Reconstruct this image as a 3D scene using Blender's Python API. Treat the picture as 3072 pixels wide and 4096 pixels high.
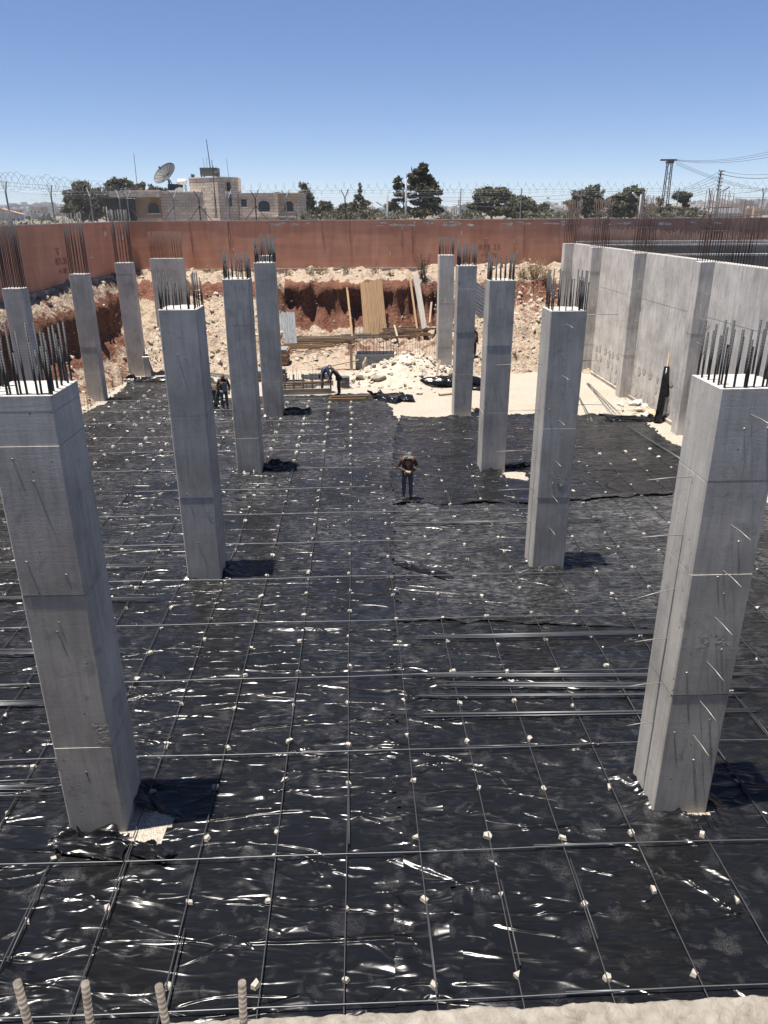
import bpy, bmesh, math, random
import numpy as np
from mathutils import Vector, Matrix, Euler
random.seed(7); RNG = np.random.default_rng(11)
for o in list(bpy.data.objects): bpy.data.objects.remove(o, do_unlink=True)
scene = bpy.context.scene; COL = scene.collection
R = math.radians

# ------------------------------------------------------------------ camera, sky, sun, exposure
CAM_H = 8.5; TILT = R(21.8); FPX = 2995.0; ROLL = R(-0.32)
cam_d = bpy.data.cameras.new('camera'); cam = bpy.data.objects.new('camera', cam_d); COL.objects.link(cam)
cam_d.sensor_fit = 'VERTICAL'; cam_d.sensor_height = 24.0; cam_d.lens = FPX / 4096 * 24.0
cam_d.clip_start = 0.05; cam_d.clip_end = 20000
cam.matrix_world = Matrix.Translation((0, 0, CAM_H)) @ Euler((math.pi/2 - TILT, 0, 0)).to_matrix().to_4x4() @ Matrix.Rotation(ROLL, 4, 'Z')
scene.camera = cam

SUN_DIR = Vector((-0.188, -0.0350, 1.0)).normalized()       # towards the sun
world = bpy.data.worlds.new('World'); scene.world = world; world.use_nodes = True
wn = world.node_tree; wn.nodes.clear()
sky_t = wn.nodes.new('ShaderNodeTexSky'); sky_t.sky_type = 'NISHITA'; sky_t.sun_disc = False
sky_t.sun_elevation = math.asin(SUN_DIR.z); sky_t.sun_rotation = math.atan2(SUN_DIR.x, SUN_DIR.y)
sky_t.altitude = 875; sky_t.air_density = 0.6; sky_t.dust_density = 0.0; sky_t.ozone_density = 2.5
bg = wn.nodes.new('ShaderNodeBackground'); bg.inputs['Strength'].default_value = 0.098
wo = wn.nodes.new('ShaderNodeOutputWorld')
gm = wn.nodes.new('ShaderNodeGamma'); gm.inputs[1].default_value = 0.7; hs_ = wn.nodes.new('ShaderNodeHueSaturation'); hs_.inputs['Saturation'].default_value = 1.3; hs_.inputs['Hue'].default_value = 0.512
wn.links.new(sky_t.outputs[0], gm.inputs[0]); wn.links.new(gm.outputs[0], hs_.inputs['Color']); wn.links.new(hs_.outputs[0], bg.inputs[0]); wn.links.new(bg.outputs[0], wo.inputs[0])
sun_d = bpy.data.lights.new('sun', 'SUN'); sun_d.energy = 5.0; sun_d.angle = R(0.53); sun_d.color = (1.0, 0.95, 0.88)
sun = bpy.data.objects.new('sun', sun_d); COL.objects.link(sun); sun.location = (-30, -6, 120)
sun.rotation_euler = SUN_DIR.to_track_quat('Z', 'Y').to_euler()
scene.view_settings.view_transform = 'Standard'; scene.view_settings.look = 'None'
scene.view_settings.gamma = 1.0; scene.view_settings.use_curve_mapping = False
scene.view_settings.exposure = 1.2

# ------------------------------------------------------------------ helpers
def ray(px, py):
    u = (px - 1536) / FPX; v = -(py - 2048) / FPX
    c, s = math.cos(ROLL), math.sin(ROLL)
    u, v = c*u - s*v, s*u + c*v
    return Vector((u, math.cos(TILT) + v*math.sin(TILT), -math.sin(TILT) + v*math.cos(TILT)))
def G(px, py, z=0.0):
    d = ray(px, py); t = (z - CAM_H) / d.z
    return Vector((d.x*t, d.y*t, z))
def At(px, py, Y):
    d = ray(px, py); t = Y / d.y
    return Vector((d.x*t, Y, CAM_H + d.z*t))

_perm = np.random.default_rng(5).random((256, 256, 4)).astype(np.float64)
def vnoise(x, y, k=0):
    xi = np.floor(x).astype(int); yi = np.floor(y).astype(int); xf = x - xi; yf = y - yi
    u = xf*xf*(3-2*xf); v = yf*yf*(3-2*yf)
    P = _perm[..., k % 4]; o = 37*k
    a = P[(xi+o) % 256, (yi+o) % 256]; b = P[(xi+1+o) % 256, (yi+o) % 256]
    c = P[(xi+o) % 256, (yi+1+o) % 256]; d = P[(xi+1+o) % 256, (yi+1+o) % 256]
    return (a*(1-u)+b*u)*(1-v) + (c*(1-u)+d*u)*v
def fbm(x, y, k=0, octv=4, gain=0.5):
    s = 0; a = 1; t = 0
    for i in range(octv):
        s = s + a*vnoise(x*2**i + 17.3*i, y*2**i + 9.1*i, k+i); t += a; a *= gain
    return s/t

class MB:
    """collects shapes, builds ONE mesh object"""
    def __init__(self): self.v = []; self.f = []
    def add(self, vs, fs):
        n = len(self.v); self.v += [tuple(p) for p in vs]; self.f += [tuple(i+n for i in q) for q in fs]; return self
    def box(self, c, s, rot=None, taper=1.0):
        hx, hy, hz = s[0]/2, s[1]/2, s[2]/2; vs = []
        for z in (-1, 1):
            t = taper if z > 0 else 1.0
            for x, y in ((-1,-1),(1,-1),(1,1),(-1,1)): vs.append(Vector((x*hx*t, y*hy*t, z*hz)))
        if rot is not None:
            m = rot if isinstance(rot, Matrix) else Euler(rot).to_matrix(); vs = [m @ p for p in vs]
        c = Vector(c)
        return self.add([p + c for p in vs], [(3,2,1,0),(4,5,6,7),(0,1,5,4),(1,2,6,5),(2,3,7,6),(3,0,4,7)])
    def tube(self, pts, r, n=6, cap=True):
        pts = [Vector(p) for p in pts]; m = len(pts)
        rs = r if isinstance(r, (list, tuple)) else [r]*m
        base = len(self.v); ref = None
        for i, p in enumerate(pts):
            d = (pts[min(i+1, m-1)] - pts[max(i-1, 0)]).normalized()
            if ref is None or abs(ref.dot(d)) > 0.98: ref = Vector((0,0,1)) if abs(d.z) < 0.9 else Vector((1,0,0))
            a = (ref - d*ref.dot(d)).normalized(); b = d.cross(a); ref = a
            for j in range(n):
                t = 2*math.pi*j/n; self.v.append(tuple(p + (a*math.cos(t) + b*math.sin(t))*rs[i]))
        for i in range(m-1):
            for j in range(n):
                k = (j+1) % n
                self.f.append((base+i*n+j, base+i*n+k, base+(i+1)*n+k, base+(i+1)*n+j))
        if cap:
            self.f.append(tuple(base+j for j in reversed(range(n)))); self.f.append(tuple(base+(m-1)*n+j for j in range(n)))
        return self
    def prism(self, poly, h0, h1, axis='z'):
        n = len(poly); mk = {'z': lambda a,b,h: (a,b,h), 'y': lambda a,b,h: (a,h,b), 'x': lambda a,b,h: (h,a,b)}[axis]
        vs = [mk(a,b,h0) for a,b in poly] + [mk(a,b,h1) for a,b in poly]
        return self.add(vs, [tuple(reversed(range(n))), tuple(range(n, 2*n))] + [(i,(i+1)%n,n+(i+1)%n,n+i) for i in range(n)])
    def mesh(self, name, m=None, smooth=False):
        me = bpy.data.meshes.new(name); me.from_pydata(self.v, [], self.f)
        if m: me.materials.append(m)
        if smooth: me.polygons.foreach_set('use_smooth', [len(q) == 4 for q in self.f])      # end caps stay flat
        me.update(); return me
    def build(self, name, m, parent=None, smooth=False, loc=None, rz=0):
        return link(name, self.mesh(name, m, smooth), parent, loc, rz)
def link(name, me, parent=None, loc=None, rot=None):
    o = bpy.data.objects.new(name, me); COL.objects.link(o)
    if parent: o.parent = parent
    if loc is not None: o.location = loc
    if rot is not None: o.rotation_euler = rot if isinstance(rot, (tuple, list, Euler)) else (0, 0, rot)
    return o
def tag(o, label=None, cat=None, group=None, kind=None):
    if label: o['label'] = label
    if cat: o['category'] = cat
    if group: o['group'] = group
    if kind: o['kind'] = kind
    return o
def thing(name, label, cat, loc=(0,0,0), rz=0, group=None):
    o = bpy.data.objects.new(name, None); COL.objects.link(o); o.empty_display_size = 0.2
    o.location = loc; o.rotation_euler = (0, 0, rz) if not isinstance(rz, tuple) else rz
    return tag(o, label, cat, group, 'thing')
def grid_mesh(name, X, Y, Z, m, keep=None, smooth=True):
    """X,Y,Z 2-D arrays -> quad mesh; keep = bool per quad"""
    ny, nx = X.shape; me = bpy.data.meshes.new(name)
    co = np.stack([X, Y, Z], -1).reshape(-1, 3)
    ii = np.arange(ny*nx).reshape(ny, nx)
    q = np.stack([ii[:-1,:-1], ii[:-1,1:], ii[1:,1:], ii[1:,:-1]], -1)
    q = q[keep] if keep is not None else q.reshape(-1, 4)
    used = np.zeros(ny*nx, bool); used[q.ravel()] = True
    remap = np.cumsum(used)-1; q = remap[q]; co = co[used]
    me.vertices.add(len(co)); me.vertices.foreach_set('co', co.ravel())
    me.loops.add(q.size); me.loops.foreach_set('vertex_index', q.ravel().astype(np.int32))
    me.polygons.add(len(q)); me.polygons.foreach_set('loop_start', np.arange(0, q.size, 4, dtype=np.int32))
    me.update(calc_edges=True); me.validate()
    if smooth: me.polygons.foreach_set('use_smooth', np.ones(len(me.polygons), bool))
    me.materials.append(m); me['used'] = 1
    return me, used
def inpoly(x, y, poly):
    r = np.zeros(x.shape, bool); n = len(poly)
    for i in range(n):
        x0, y0 = poly[i]; x1, y1 = poly[(i+1) % n]
        c = ((y0 > y) != (y1 > y)); xs = (x1-x0)*(y-y0)/((y1-y0) if y1 != y0 else 1e-9) + x0
        r ^= c & (x < xs)
    return r
def polydist(x, y, poly):
    d = np.full(x.shape, 1e9); n = len(poly)
    for i in range(n):
        ax, ay = poly[i]; bx, by = poly[(i+1) % n]; L = (bx-ax)**2+(by-ay)**2 + 1e-9
        t = np.clip(((x-ax)*(bx-ax)+(y-ay)*(by-ay))/L, 0, 1)
        d = np.minimum(d, np.hypot(x-ax-t*(bx-ax), y-ay-t*(by-ay)))
    return d

# ------------------------------------------------------------------ materials
class NT:
    def __init__(self, name):
        self.m = bpy.data.materials.new(name); self.m.use_nodes = True; self.t = self.m.node_tree
        self.b = self.t.nodes['Principled BSDF']; self.out = self.t.nodes['Material Output']
    def n(self, ty, **kw):
        nd = self.t.nodes.new('ShaderNode'+ty)
        for k, v in kw.items(): setattr(nd, k, v)
        return nd
    def l(self, a, b): self.t.links.new(a, b); return self
    def setv(self, sock, v):
        if hasattr(v, 'links') or hasattr(v, 'is_output'): self.l(v, sock)
        else: sock.default_value = v
    def coord(self, kind='Object', scale=(1,1,1), rnd=0.0, rot=(0,0,0)):
        tc = self.n('TexCoord'); mp = self.n('Mapping'); mp.inputs['Scale'].default_value = scale; mp.inputs['Rotation'].default_value = rot
        self.l(tc.outputs[kind], mp.inputs['Vector'])
        if rnd:
            oi = self.n('ObjectInfo'); ml = self.n('Math', operation='MULTIPLY'); self.l(oi.outputs['Random'], ml.inputs[0]); ml.inputs[1].default_value = rnd
            cb = self.n('CombineXYZ')
            for i in range(3): self.l(ml.outputs[0], cb.inputs[i])
            self.l(cb.outputs[0], mp.inputs['Location'])
        return mp.outputs[0]
    def noise(self, vec, scale=5, detail=4, rough=0.5, dist=0.0):
        nd = self.n('TexNoise'); self.l(vec, nd.inputs['Vector']); nd.inputs['Scale'].default_value = scale
        nd.inputs['Detail'].default_value = detail; nd.inputs['Roughness'].default_value = rough; nd.inputs['Distortion'].default_value = dist
        return nd.outputs['Fac']
    def voro(self, vec, scale=5, feature='F1', out='Distance', rnd=1.0):
        nd = self.n('TexVoronoi', feature=feature); self.l(vec, nd.inputs['Vector']); nd.inputs['Scale'].default_value = scale
        nd.inputs['Randomness'].default_value = rnd
        return nd.outputs[out]
    def ramp(self, fac, stops, interp='LINEAR'):
        nd = self.n('ValToRGB'); nd.color_ramp.interpolation = interp; cr = nd.color_ramp
        while len(cr.elements) > 1: cr.elements.remove(cr.elements[-1])
        for i, (p, c) in enumerate(stops):
            e = cr.elements[0] if i == 0 else cr.elements.new(p)
            e.position = p; e.color = (c, c, c, 1) if isinstance(c, (int, float)) else (*c, 1)
        self.l(fac, nd.inputs[0]); return nd.outputs[0]
    def mix(self, fac, a, b, mode='MIX'):
        nd = self.n('Mix', data_type='RGBA', blend_type=mode)
        self.setv(nd.inputs[0], fac)
        for s, v in ((nd.inputs[6], a), (nd.inputs[7], b)):
            if isinstance(v, tuple): s.default_value = (*v, 1) if len(v) == 3 else v
            else: self.l(v, s)
        return nd.outputs[2]
    def math(self, op, a, b=0.0, clamp=False):
        nd = self.n('Math', operation=op, use_clamp=clamp); self.setv(nd.inputs[0], a); self.setv(nd.inputs[1], b); return nd.outputs[0]
    def bump(self, h, strength=0.3, dist=0.02, prev=None):
        nd = self.n('Bump'); nd.inputs['Strength'].default_value = strength; nd.inputs['Distance'].default_value = dist
        self.l(h, nd.inputs['Height'])
        if prev is not None: self.l(prev, nd.inputs['Normal'])
        return nd.outputs[0]
    def fin(self, col=None, rough=0.6, metal=0.0, normal=None, spec=None, **kw):
        b = self.b
        if col is not None:
            if isinstance(col, tuple): b.inputs['Base Color'].default_value = (*col, 1)
            else: self.l(col, b.inputs['Base Color'])
        self.setv(b.inputs['Roughness'], rough); b.inputs['Metallic'].default_value = metal
        if spec is not None: b.inputs['Specular IOR Level'].default_value = spec
        if normal is not None: self.l(normal, b.inputs['Normal'])
        for k, v in kw.items(): self.setv(b.inputs[k], v)
        return self.m
def plain(name, col, rough=0.6, metal=0.0, var=0.12, scale=6.0, spec=None, bump=0.0):
    t = NT(name); c = t.coord(rnd=40); n = t.noise(c, scale, 5, 0.6)
    lo = tuple(x*(1-var*2) for x in col); hi = tuple(min(1, x*(1+var*2)) for x in col)
    cc = t.ramp(n, [(0.3, lo), (0.7, hi)])
    nm = t.bump(t.noise(c, scale*6, 3), bump, 0.01) if bump else None
    return t.fin(cc, rough, metal, nm, spec)

def concrete(name, base, joints=0.5, vert=0.25, warm=0.0):
    t = NT(name); c = t.coord(rnd=60)
    big = t.noise(c, 0.9, 5, 0.6)
    cs = t.coord(scale=(0.9, 0.9, 15), rnd=60); boards = t.noise(cs, 2.0, 5, 0.7)
    cv = t.coord(scale=(7, 7, 0.55), rnd=60); streak = t.noise(cv, 1.6, 5, 0.65)
    fine = t.noise(c, 45, 3, 0.6)
    col = t.ramp(big, [(0.28, tuple(x*0.72 for x in base)), (0.52, base), (0.75, tuple(min(1, x*1.22) for x in base))])
    col = t.mix(joints*0.6, col, t.ramp(boards, [(0.3, 0.55), (0.5, 1.0), (0.7, 1.12)]), 'MULTIPLY')
    col = t.mix(vert, col, t.ramp(streak, [(0.33, 0.5), (0.52, 1.0), (0.72, 1.35)]), 'MULTIPLY')
    col = t.mix(0.25, col, t.ramp(fine, [(0.35, 0.75), (0.6, 1.1)]), 'MULTIPLY')
    lift = t.noise(t.coord(scale=(0.12, 0.12, 0.75), rnd=60), 1.0, 2, 0.5); col = t.mix(0.3, col, t.ramp(lift, [(0.36, 0.66), (0.5, 1.0), (0.64, 1.2)]), 'MULTIPLY')
    pit = t.voro(t.coord(scale=(1, 1, 0.6), rnd=60), 5.5); pm = t.ramp(pit, [(0.045, 1.0), (0.075, 0.0)])
    col = t.mix(pm, col, tuple(x*0.3 for x in base))
    blot = t.noise(c, 2.6, 6, 0.7, 0.6); col = t.mix(t.ramp(blot, [(0.57, 0.0), (0.68, 0.6)]), col, tuple(x*0.55 for x in base))
    pale = t.noise(t.coord(scale=(1,1,0.5), rnd=33), 1.7, 6, 0.7, 0.4); col = t.mix(t.ramp(pale, [(0.6, 0.0), (0.75, 0.4)]), col, tuple(min(1, x*1.45) for x in base))
    nm = t.bump(boards, 0.12, 0.01); nm = t.bump(fine, 0.25, 0.006, nm); nm = t.bump(t.math('SUBTRACT', 1.0, pm), 0.5, 0.01, nm)
    return t.fin(col, 0.85, 0, nm, 0.3)
M = {}
M['concrete'] = concrete('column_concrete', (0.40, 0.376, 0.335), 0.24, 0.34)
M['wall_concrete'] = concrete('wall_concrete', (0.50, 0.472, 0.43), 0.1, 0.55)
M['old_concrete'] = concrete('old_concrete', (0.46, 0.43, 0.385), 0.3, 0.3)
def laitance():
    t = NT('concrete_top'); c = t.coord(rnd=30); n = t.noise(c, 14, 6, 0.7); v = t.voro(c, 30)
    col = t.mix(t.ramp(n, [(0.35, 0.0), (0.65, 1.0)]), (0.28, 0.265, 0.245), (0.42, 0.405, 0.38))
    return t.fin(col, 0.95, 0, t.bump(n, 0.7, 0.02, t.bump(v, 0.4, 0.01)), 0.2)
M['top'] = laitance()
def kerbtop():
    t = NT('rough_wall_top'); c = t.coord(rnd=30); n = t.noise(c, 22, 9, 0.75, 0.5); n2 = t.noise(c, 5, 4)
    col = t.ramp(n, [(0.3, (0.18, 0.15, 0.118)), (0.45, (0.28, 0.245, 0.20)), (0.62, (0.35, 0.315, 0.265))])
    return t.fin(col, 0.95, 0, t.bump(n, 0.9, 0.03, t.bump(n2, 0.5, 0.03)), 0.2)
M['kerb'] = kerbtop()
def steel(name, base, rough, metal, rust, ribs=True):
    t = NT(name); c = t.coord(rnd=20); n = t.noise(c, 9, 5, 0.65)
    col = t.mix(t.ramp(n, [(0.5 - rust*0.3, 0.0), (0.72 - rust*0.25, min(1, rust*1.6))]), base, (0.085, 0.042, 0.026))
    nm = None
    if ribs:
        w = t.n('TexWave', wave_type='BANDS', bands_direction='Z'); t.l(t.coord(), w.inputs['Vector']); w.inputs['Scale'].default_value = 18; w.inputs['Distortion'].default_value = 0.3
        nm = t.bump(w.outputs['Fac'], 0.9, 0.006)
    return t.fin(col, rough, metal, nm)
M['rebar'] = steel('dark_rebar', (0.03, 0.032, 0.036), 0.6, 0.15, 0.1)
M['rebar_floor'] = steel('grey_rebar', (0.10, 0.105, 0.11), 0.42, 0.5, 0.05, False)
M['rebar_dark'] = steel('black_rebar', (0.035, 0.036, 0.04), 0.55, 0.2, 0.05, False)
M['rebar_rust'] = steel('rusty_rebar', (0.04, 0.032, 0.029), 0.8, 0.0, 0.45, False)
def dusty():
    t = NT('dusty_rebar'); c = t.coord(rnd=9); n = t.noise(c, 40, 5, 0.7); w = t.n('TexWave', wave_type='BANDS', bands_direction='Z'); t.l(t.coord(rot=(0.12, 0, 0)), w.inputs['Vector']); w.inputs['Scale'].default_value = 24
    col = t.ramp(n, [(0.3, (0.075, 0.058, 0.046)), (0.6, (0.18, 0.155, 0.13))]); col = t.mix(0.5, col, t.ramp(w.outputs['Fac'], [(0.2, 0.45), (0.6, 1.0)]), 'MULTIPLY'); return t.fin(col, 0.9, 0, t.bump(w.outputs['Fac'], 0.6, 0.002, t.bump(n, 0.5, 0.002)), 0.2)  # wave multiply paints shade into the gaps between ribs, over the dusty colour
M['rebar_dusty'] = dusty()
M['wire'] = plain('galvanised_wire', (0.10, 0.10, 0.105), 0.6, 0.2)
M['wire_rod'] = plain('tie_rod_steel', (0.24, 0.23, 0.21), 0.5, 0.4)
M['post'] = plain('fence_post_paint', (0.23, 0.24, 0.25), 0.6, 0.2)
M['post_dark'] = plain('brown_post_paint', (0.06, 0.045, 0.04), 0.7, 0.1)

def plastic(name, dust, wr=1.0, tint=(0.004, 0.0042, 0.0048)):
    t = NT(name); c = t.coord()
    patch = t.noise(c, 0.35, 4, 0.6); speck = t.noise(c, 85, 3, 0.8)
    wc = t.n('VectorMath', operation='ADD'); nz = t.n('TexNoise'); t.l(c, nz.inputs['Vector']); nz.inputs['Scale'].default_value = 2.5; nz.inputs['Detail'].default_value = 3
    sc = t.n('VectorMath', operation='SCALE'); t.l(nz.outputs['Color'], sc.inputs[0]); sc.inputs['Scale'].default_value = 0.7
    t.l(c, wc.inputs[0]); t.l(sc.outputs[0], wc.inputs[1])
    foot = t.voro(wc.outputs[0], 1.7, rnd=1.0); foot2 = t.voro(wc.outputs[0], 3.1)
    a = t.math('MAXIMUM', t.ramp(foot, [(0.10, 1.0), (0.34, 0.0)]), t.ramp(foot2, [(0.12, 0.8), (0.32, 0.0)]))
    a = t.math('MULTIPLY', a, t.ramp(speck, [(0.46, 0.0), (0.66, 1.0)]))
    streaks = t.noise(t.coord(scale=(0.8, 3.6, 1), rot=(0,0,0.1)), 4.2, 8, 0.78, 1.0)
    b = t.math('MULTIPLY', t.ramp(streaks, [(0.47, 0.0), (0.66, 1.0)]), t.ramp(patch, [(0.36, 0.15), (0.66, 1.0)]))
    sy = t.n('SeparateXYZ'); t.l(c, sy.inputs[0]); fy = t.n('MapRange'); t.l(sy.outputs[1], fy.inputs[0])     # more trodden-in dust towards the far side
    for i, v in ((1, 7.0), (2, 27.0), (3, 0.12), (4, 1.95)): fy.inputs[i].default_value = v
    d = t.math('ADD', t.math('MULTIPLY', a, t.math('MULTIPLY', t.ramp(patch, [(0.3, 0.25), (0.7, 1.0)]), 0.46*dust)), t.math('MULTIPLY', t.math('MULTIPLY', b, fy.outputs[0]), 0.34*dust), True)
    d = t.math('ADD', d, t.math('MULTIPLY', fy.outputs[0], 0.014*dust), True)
    col = t.mix(d, tint, (0.24, 0.237, 0.235))
    rough = t.math('ADD', 0.23, t.math('MULTIPLY', d, 0.7), True)
    w1 = t.noise(t.coord(scale=(0.4, 1.5, 1), rot=(0,0,0.14)), 2.0, 2, 0.5, 1.2)
    nm = t.bump(w1, 0.42, 0.08)
    for i, (sx, sy_, ro, wid, A, th) in enumerate(((0.18, 0.58, 0.12, 0.040, 0.040, 0.41), (0.40, 1.15, -0.16, 0.048, 0.021, 0.42), (0.28, 0.8, 0.5, 0.026, 0.026, 0.43), (0.75, 2.9, 0.06, 0.075, 0.0065, 0.36), (0.5, 1.6, -0.5, 0.03, 0.013, 0.46))):
        r_ = t.noise(t.coord(scale=(sx, sy_, 1), rot=(0, 0, ro)), 1.25, 0, 0.4, 0.6)        # creases follow the contour lines of a stretched noise
        h_ = t.n('MapRange', interpolation_type='SMOOTHSTEP'); t.l(t.math('ABSOLUTE', t.math('SUBTRACT', r_, 0.5 + 0.02*i)), h_.inputs[0])
        for k_, v_ in ((1, 0.0), (2, wid), (3, 1.0), (4, 0.0)): h_.inputs[k_].default_value = v_
        mk_ = t.ramp(t.noise(t.coord(scale=(0.8, 1.2, 1)), 0.8 + 0.3*i, 2, 0.6), [(th, 0.0), (th + 0.14, 1.0)])
        nm = t.bump(t.math('MULTIPLY', h_.outputs[0], mk_), 1.0, A*wr, nm)
    return t.fin(col, rough, 0, nm, 0.26)
M['plastic'] = plastic('black_polythene', 0.7)
M['plastic_dusty'] = plastic('dusty_polythene', 1.3)
M['plastic_clean'] = plastic('clean_polythene', 0.32)
M['plastic_roll'] = plastic('folded_polythene', 0.06)
def gravel():
    t = NT('crushed_limestone'); c = t.coord(); v = t.n('TexVoronoi'); t.l(c, v.inputs['Vector']); v.inputs['Scale'].default_value = 34
    n = t.noise(c, 0.5, 5, 0.6); n2 = t.noise(c, 60, 3)
    col = t.ramp(v.outputs['Color'], [(0.1, (0.30, 0.265, 0.215)), (0.9, (0.45, 0.405, 0.34))])
    col = t.mix(t.ramp(n, [(0.4, 0.0), (0.7, 0.6)]), col, (0.33, 0.28, 0.215)); col = t.mix(0.3, col, t.ramp(n2, [(0.3, 0.55), (0.6, 1.1)]), 'MULTIPLY')
    return t.fin(col, 0.95, 0, t.bump(v.outputs['Distance'], 1.0, 0.035), 0.2)
M['gravel'] = gravel()
def rock(name, a, b, c3):
    t = NT(name); c = t.coord(rnd=50); n = t.noise(c, 3, 7, 0.65); n2 = t.noise(c, 16, 5, 0.6)
    col = t.ramp(n, [(0.28, a), (0.5, b), (0.75, c3)])
    oi = t.n('ObjectInfo'); col = t.mix(0.35, col, t.ramp(oi.outputs['Random'], [(0, 0.72), (1, 1.12)]), 'MULTIPLY')
    return t.fin(col, 0.92, 0, t.bump(n2, 0.8, 0.03), 0.2)
M['rock'] = rock('limestone', (0.28, 0.215, 0.155), (0.385, 0.335, 0.27), (0.455, 0.415, 0.36))
M['chip'] = rock('limestone_chip', (0.34, 0.30, 0.245), (0.42, 0.385, 0.33), (0.47, 0.44, 0.39))
def earth():
    t = NT('bank_earth'); c = t.coord(); at = t.n('Attribute'); at.attribute_name = 'soil'
    n = t.noise(c, 1.3, 8, 0.68, 0.3); n2 = t.noise(c, 7, 7, 0.7); v = t.voro(c, 5.0)
    red = t.ramp(n2, [(0.3, (0.075, 0.03, 0.019)), (0.5, (0.135, 0.058, 0.037)), (0.75, (0.24, 0.13, 0.085))])
    pale = t.ramp(n2, [(0.25, (0.20, 0.14, 0.095)), (0.5, (0.32, 0.25, 0.185)), (0.75, (0.43, 0.37, 0.30))])
    f = t.math('ADD', at.outputs['Fac'], t.math('MULTIPLY', t.math('SUBTRACT', n, 0.5), 2.6), True)
    f = t.ramp(f, [(0.3, 0.0), (0.62, 1.0)])
    col = t.mix(f, pale, red)
    nm = t.bump(n2, 1.0, 0.14, t.bump(v, 0.6, 0.07))
    return t.fin(col, 0.95, 0, nm, 0.15)
M['earth'] = earth()
def wood(name, a, b, axis_scale=(14, 14, 0.8)):
    t = NT(name); c = t.coord(scale=axis_scale, rnd=70); n = t.noise(c, 2.0, 5, 0.6, 0.6)
    oi = t.n('ObjectInfo'); col = t.ramp(n, [(0.3, a), (0.7, b)]); col = t.mix(0.6, col, t.ramp(oi.outputs['Random'], [(0, 0.76), (1, 1.12)]), 'MULTIPLY')
    return t.fin(col, 0.8, 0, t.bump(n, 0.3, 0.01), 0.25)
M['timber'] = wood('new_timber', (0.24, 0.145, 0.075), (0.35, 0.235, 0.135))
M['timber_pale'] = wood('sun_bleached_timber', (0.27, 0.205, 0.14), (0.37, 0.30, 0.215))
M['timber_grey'] = wood('weathered_timber', (0.19, 0.17, 0.145), (0.36, 0.33, 0.29))
M['form'] = wood('formwork_panel', (0.10, 0.105, 0.11), (0.26, 0.27, 0.28), (9, 9, 1.0))
M['ply'] = wood('plywood_edge', (0.20, 0.13, 0.08), (0.34, 0.24, 0.16), (2, 2, 30))
def plaster():
    t = NT('rust_red_plaster'); c = t.coord(); st = t.noise(t.coord(scale=(1.1, 1.1, 0.2)), 1.1, 7, 0.6, 0.8); n = t.noise(c, 0.5, 6, 0.6); hb = t.noise(t.coord(scale=(0.12, 0.12, 2.0)), 1.4, 3)
    col = t.ramp(st, [(0.25, (0.44, 0.205, 0.125)), (0.52, (0.54, 0.27, 0.172)), (0.8, (0.61, 0.345, 0.24))])
    col = t.mix(0.35, col, t.ramp(n, [(0.3, 0.65), (0.7, 1.2)]), 'MULTIPLY'); col = t.mix(0.3, col, t.ramp(hb, [(0.4, 0.75), (0.65, 1.12)]), 'MULTIPLY')
    return t.fin(col, 0.9, 0, t.bump(n, 0.2, 0.02), 0.2)
M['plaster'] = plaster()
M['peel'] = plain('bare_render', (0.46, 0.43, 0.39), 0.9, 0, 0.2, 5)
M['coping'] = plain('coping_render', (0.58, 0.53, 0.47), 0.9, 0, 0.15, 3)
M['footing'] = plain('wall_footing', (0.26, 0.22, 0.18), 0.95, 0, 0.25, 2, bump=0.5)
M['ink'] = plain('marker_paint', (0.22, 0.10, 0.075), 0.8)
M['card'] = plain('cardboard', (0.42, 0.28, 0.17), 0.8)
M['white'] = plain('white_paint', (0.72, 0.71, 0.68), 0.6, 0, 0.08)
M['white_pipe'] = plain('white_pvc', (0.75, 0.75, 0.74), 0.4, 0, 0.04)
M['dark'] = plain('dark_void', (0.03, 0.03, 0.032), 0.5)

# ------------------------------------------------------------------ ground of the pit, banks, outer ground
YAW = 0.036                                            # the building grid is turned a little from the camera
def gx(u, v): return Vector((u*math.cos(YAW) - v*math.sin(YAW), u*math.sin(YAW) + v*math.cos(YAW), 0))
fl = MB().add([(-17,-12,0),(16,-12,0),(16,47,0),(-17,47,0)], [(0,1,2,3)]).build('pit_floor', M['gravel']); tag(fl, 'pale crushed limestone floor of the pit', None, kind='structure')

def terrain_z(x, y):
    def pl(v, P): return np.interp(v, [p[0] for p in P], [p[1] for p in P])
    wob = (fbm(x*0.35, y*0.35, 1) - 0.5)*2.2
    yy = y + wob*0.8 + (fbm(x*1.9+3, y*0.35, 3, 4)-0.5)*1.3
    zc = pl(yy, [(42.5,0),(47,0.3),(51.3,0.72),(52.4,1.2),(53.0,1.9),(53.5,3.3),(53.9,4.05),(55.4,4.45),(57,4.8)])
    zl = pl(yy, [(42.6,0),(45.5,1.1),(49.5,2.75),(51.5,3.4),(52.2,4.0),(56,4.7)])
    zr = pl(yy, [(42.2,0),(44.2,1.25),(45.6,1.5),(46.2,2.3),(50,2.75),(51.5,3.0),(52.6,4.2),(57,5.0)])
    wl = np.clip((-6.0 - x)/1.6, 0, 1); wr = np.clip((x - 4.0)/1.6, 0, 1)
    zb = zc*(1-wl-wr) + zl*wl + zr*wr
    u = x + 18 + wob*0.35 + (fbm(y*1.7+5, x*0.35, 1, 4)-0.5)*0.9
    zf = pl(u, [(0,4.9),(0.9,4.35),(1.25,3.75),(1.45,3.3),(1.75,1.9),(2.6,1.0),(3.9,0.0)])
    z = np.maximum(zb, zf)
    amp = np.clip(z/0.5, 0, 1)
    z = z + amp*((fbm(x*1.1, y*1.1, 2, 4)-0.5)*0.7 + (fbm(x*3.3, y*3.3, 0, 3)-0.5)*0.45)
    return z - 0.05, zb, zf, u, yy
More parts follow.
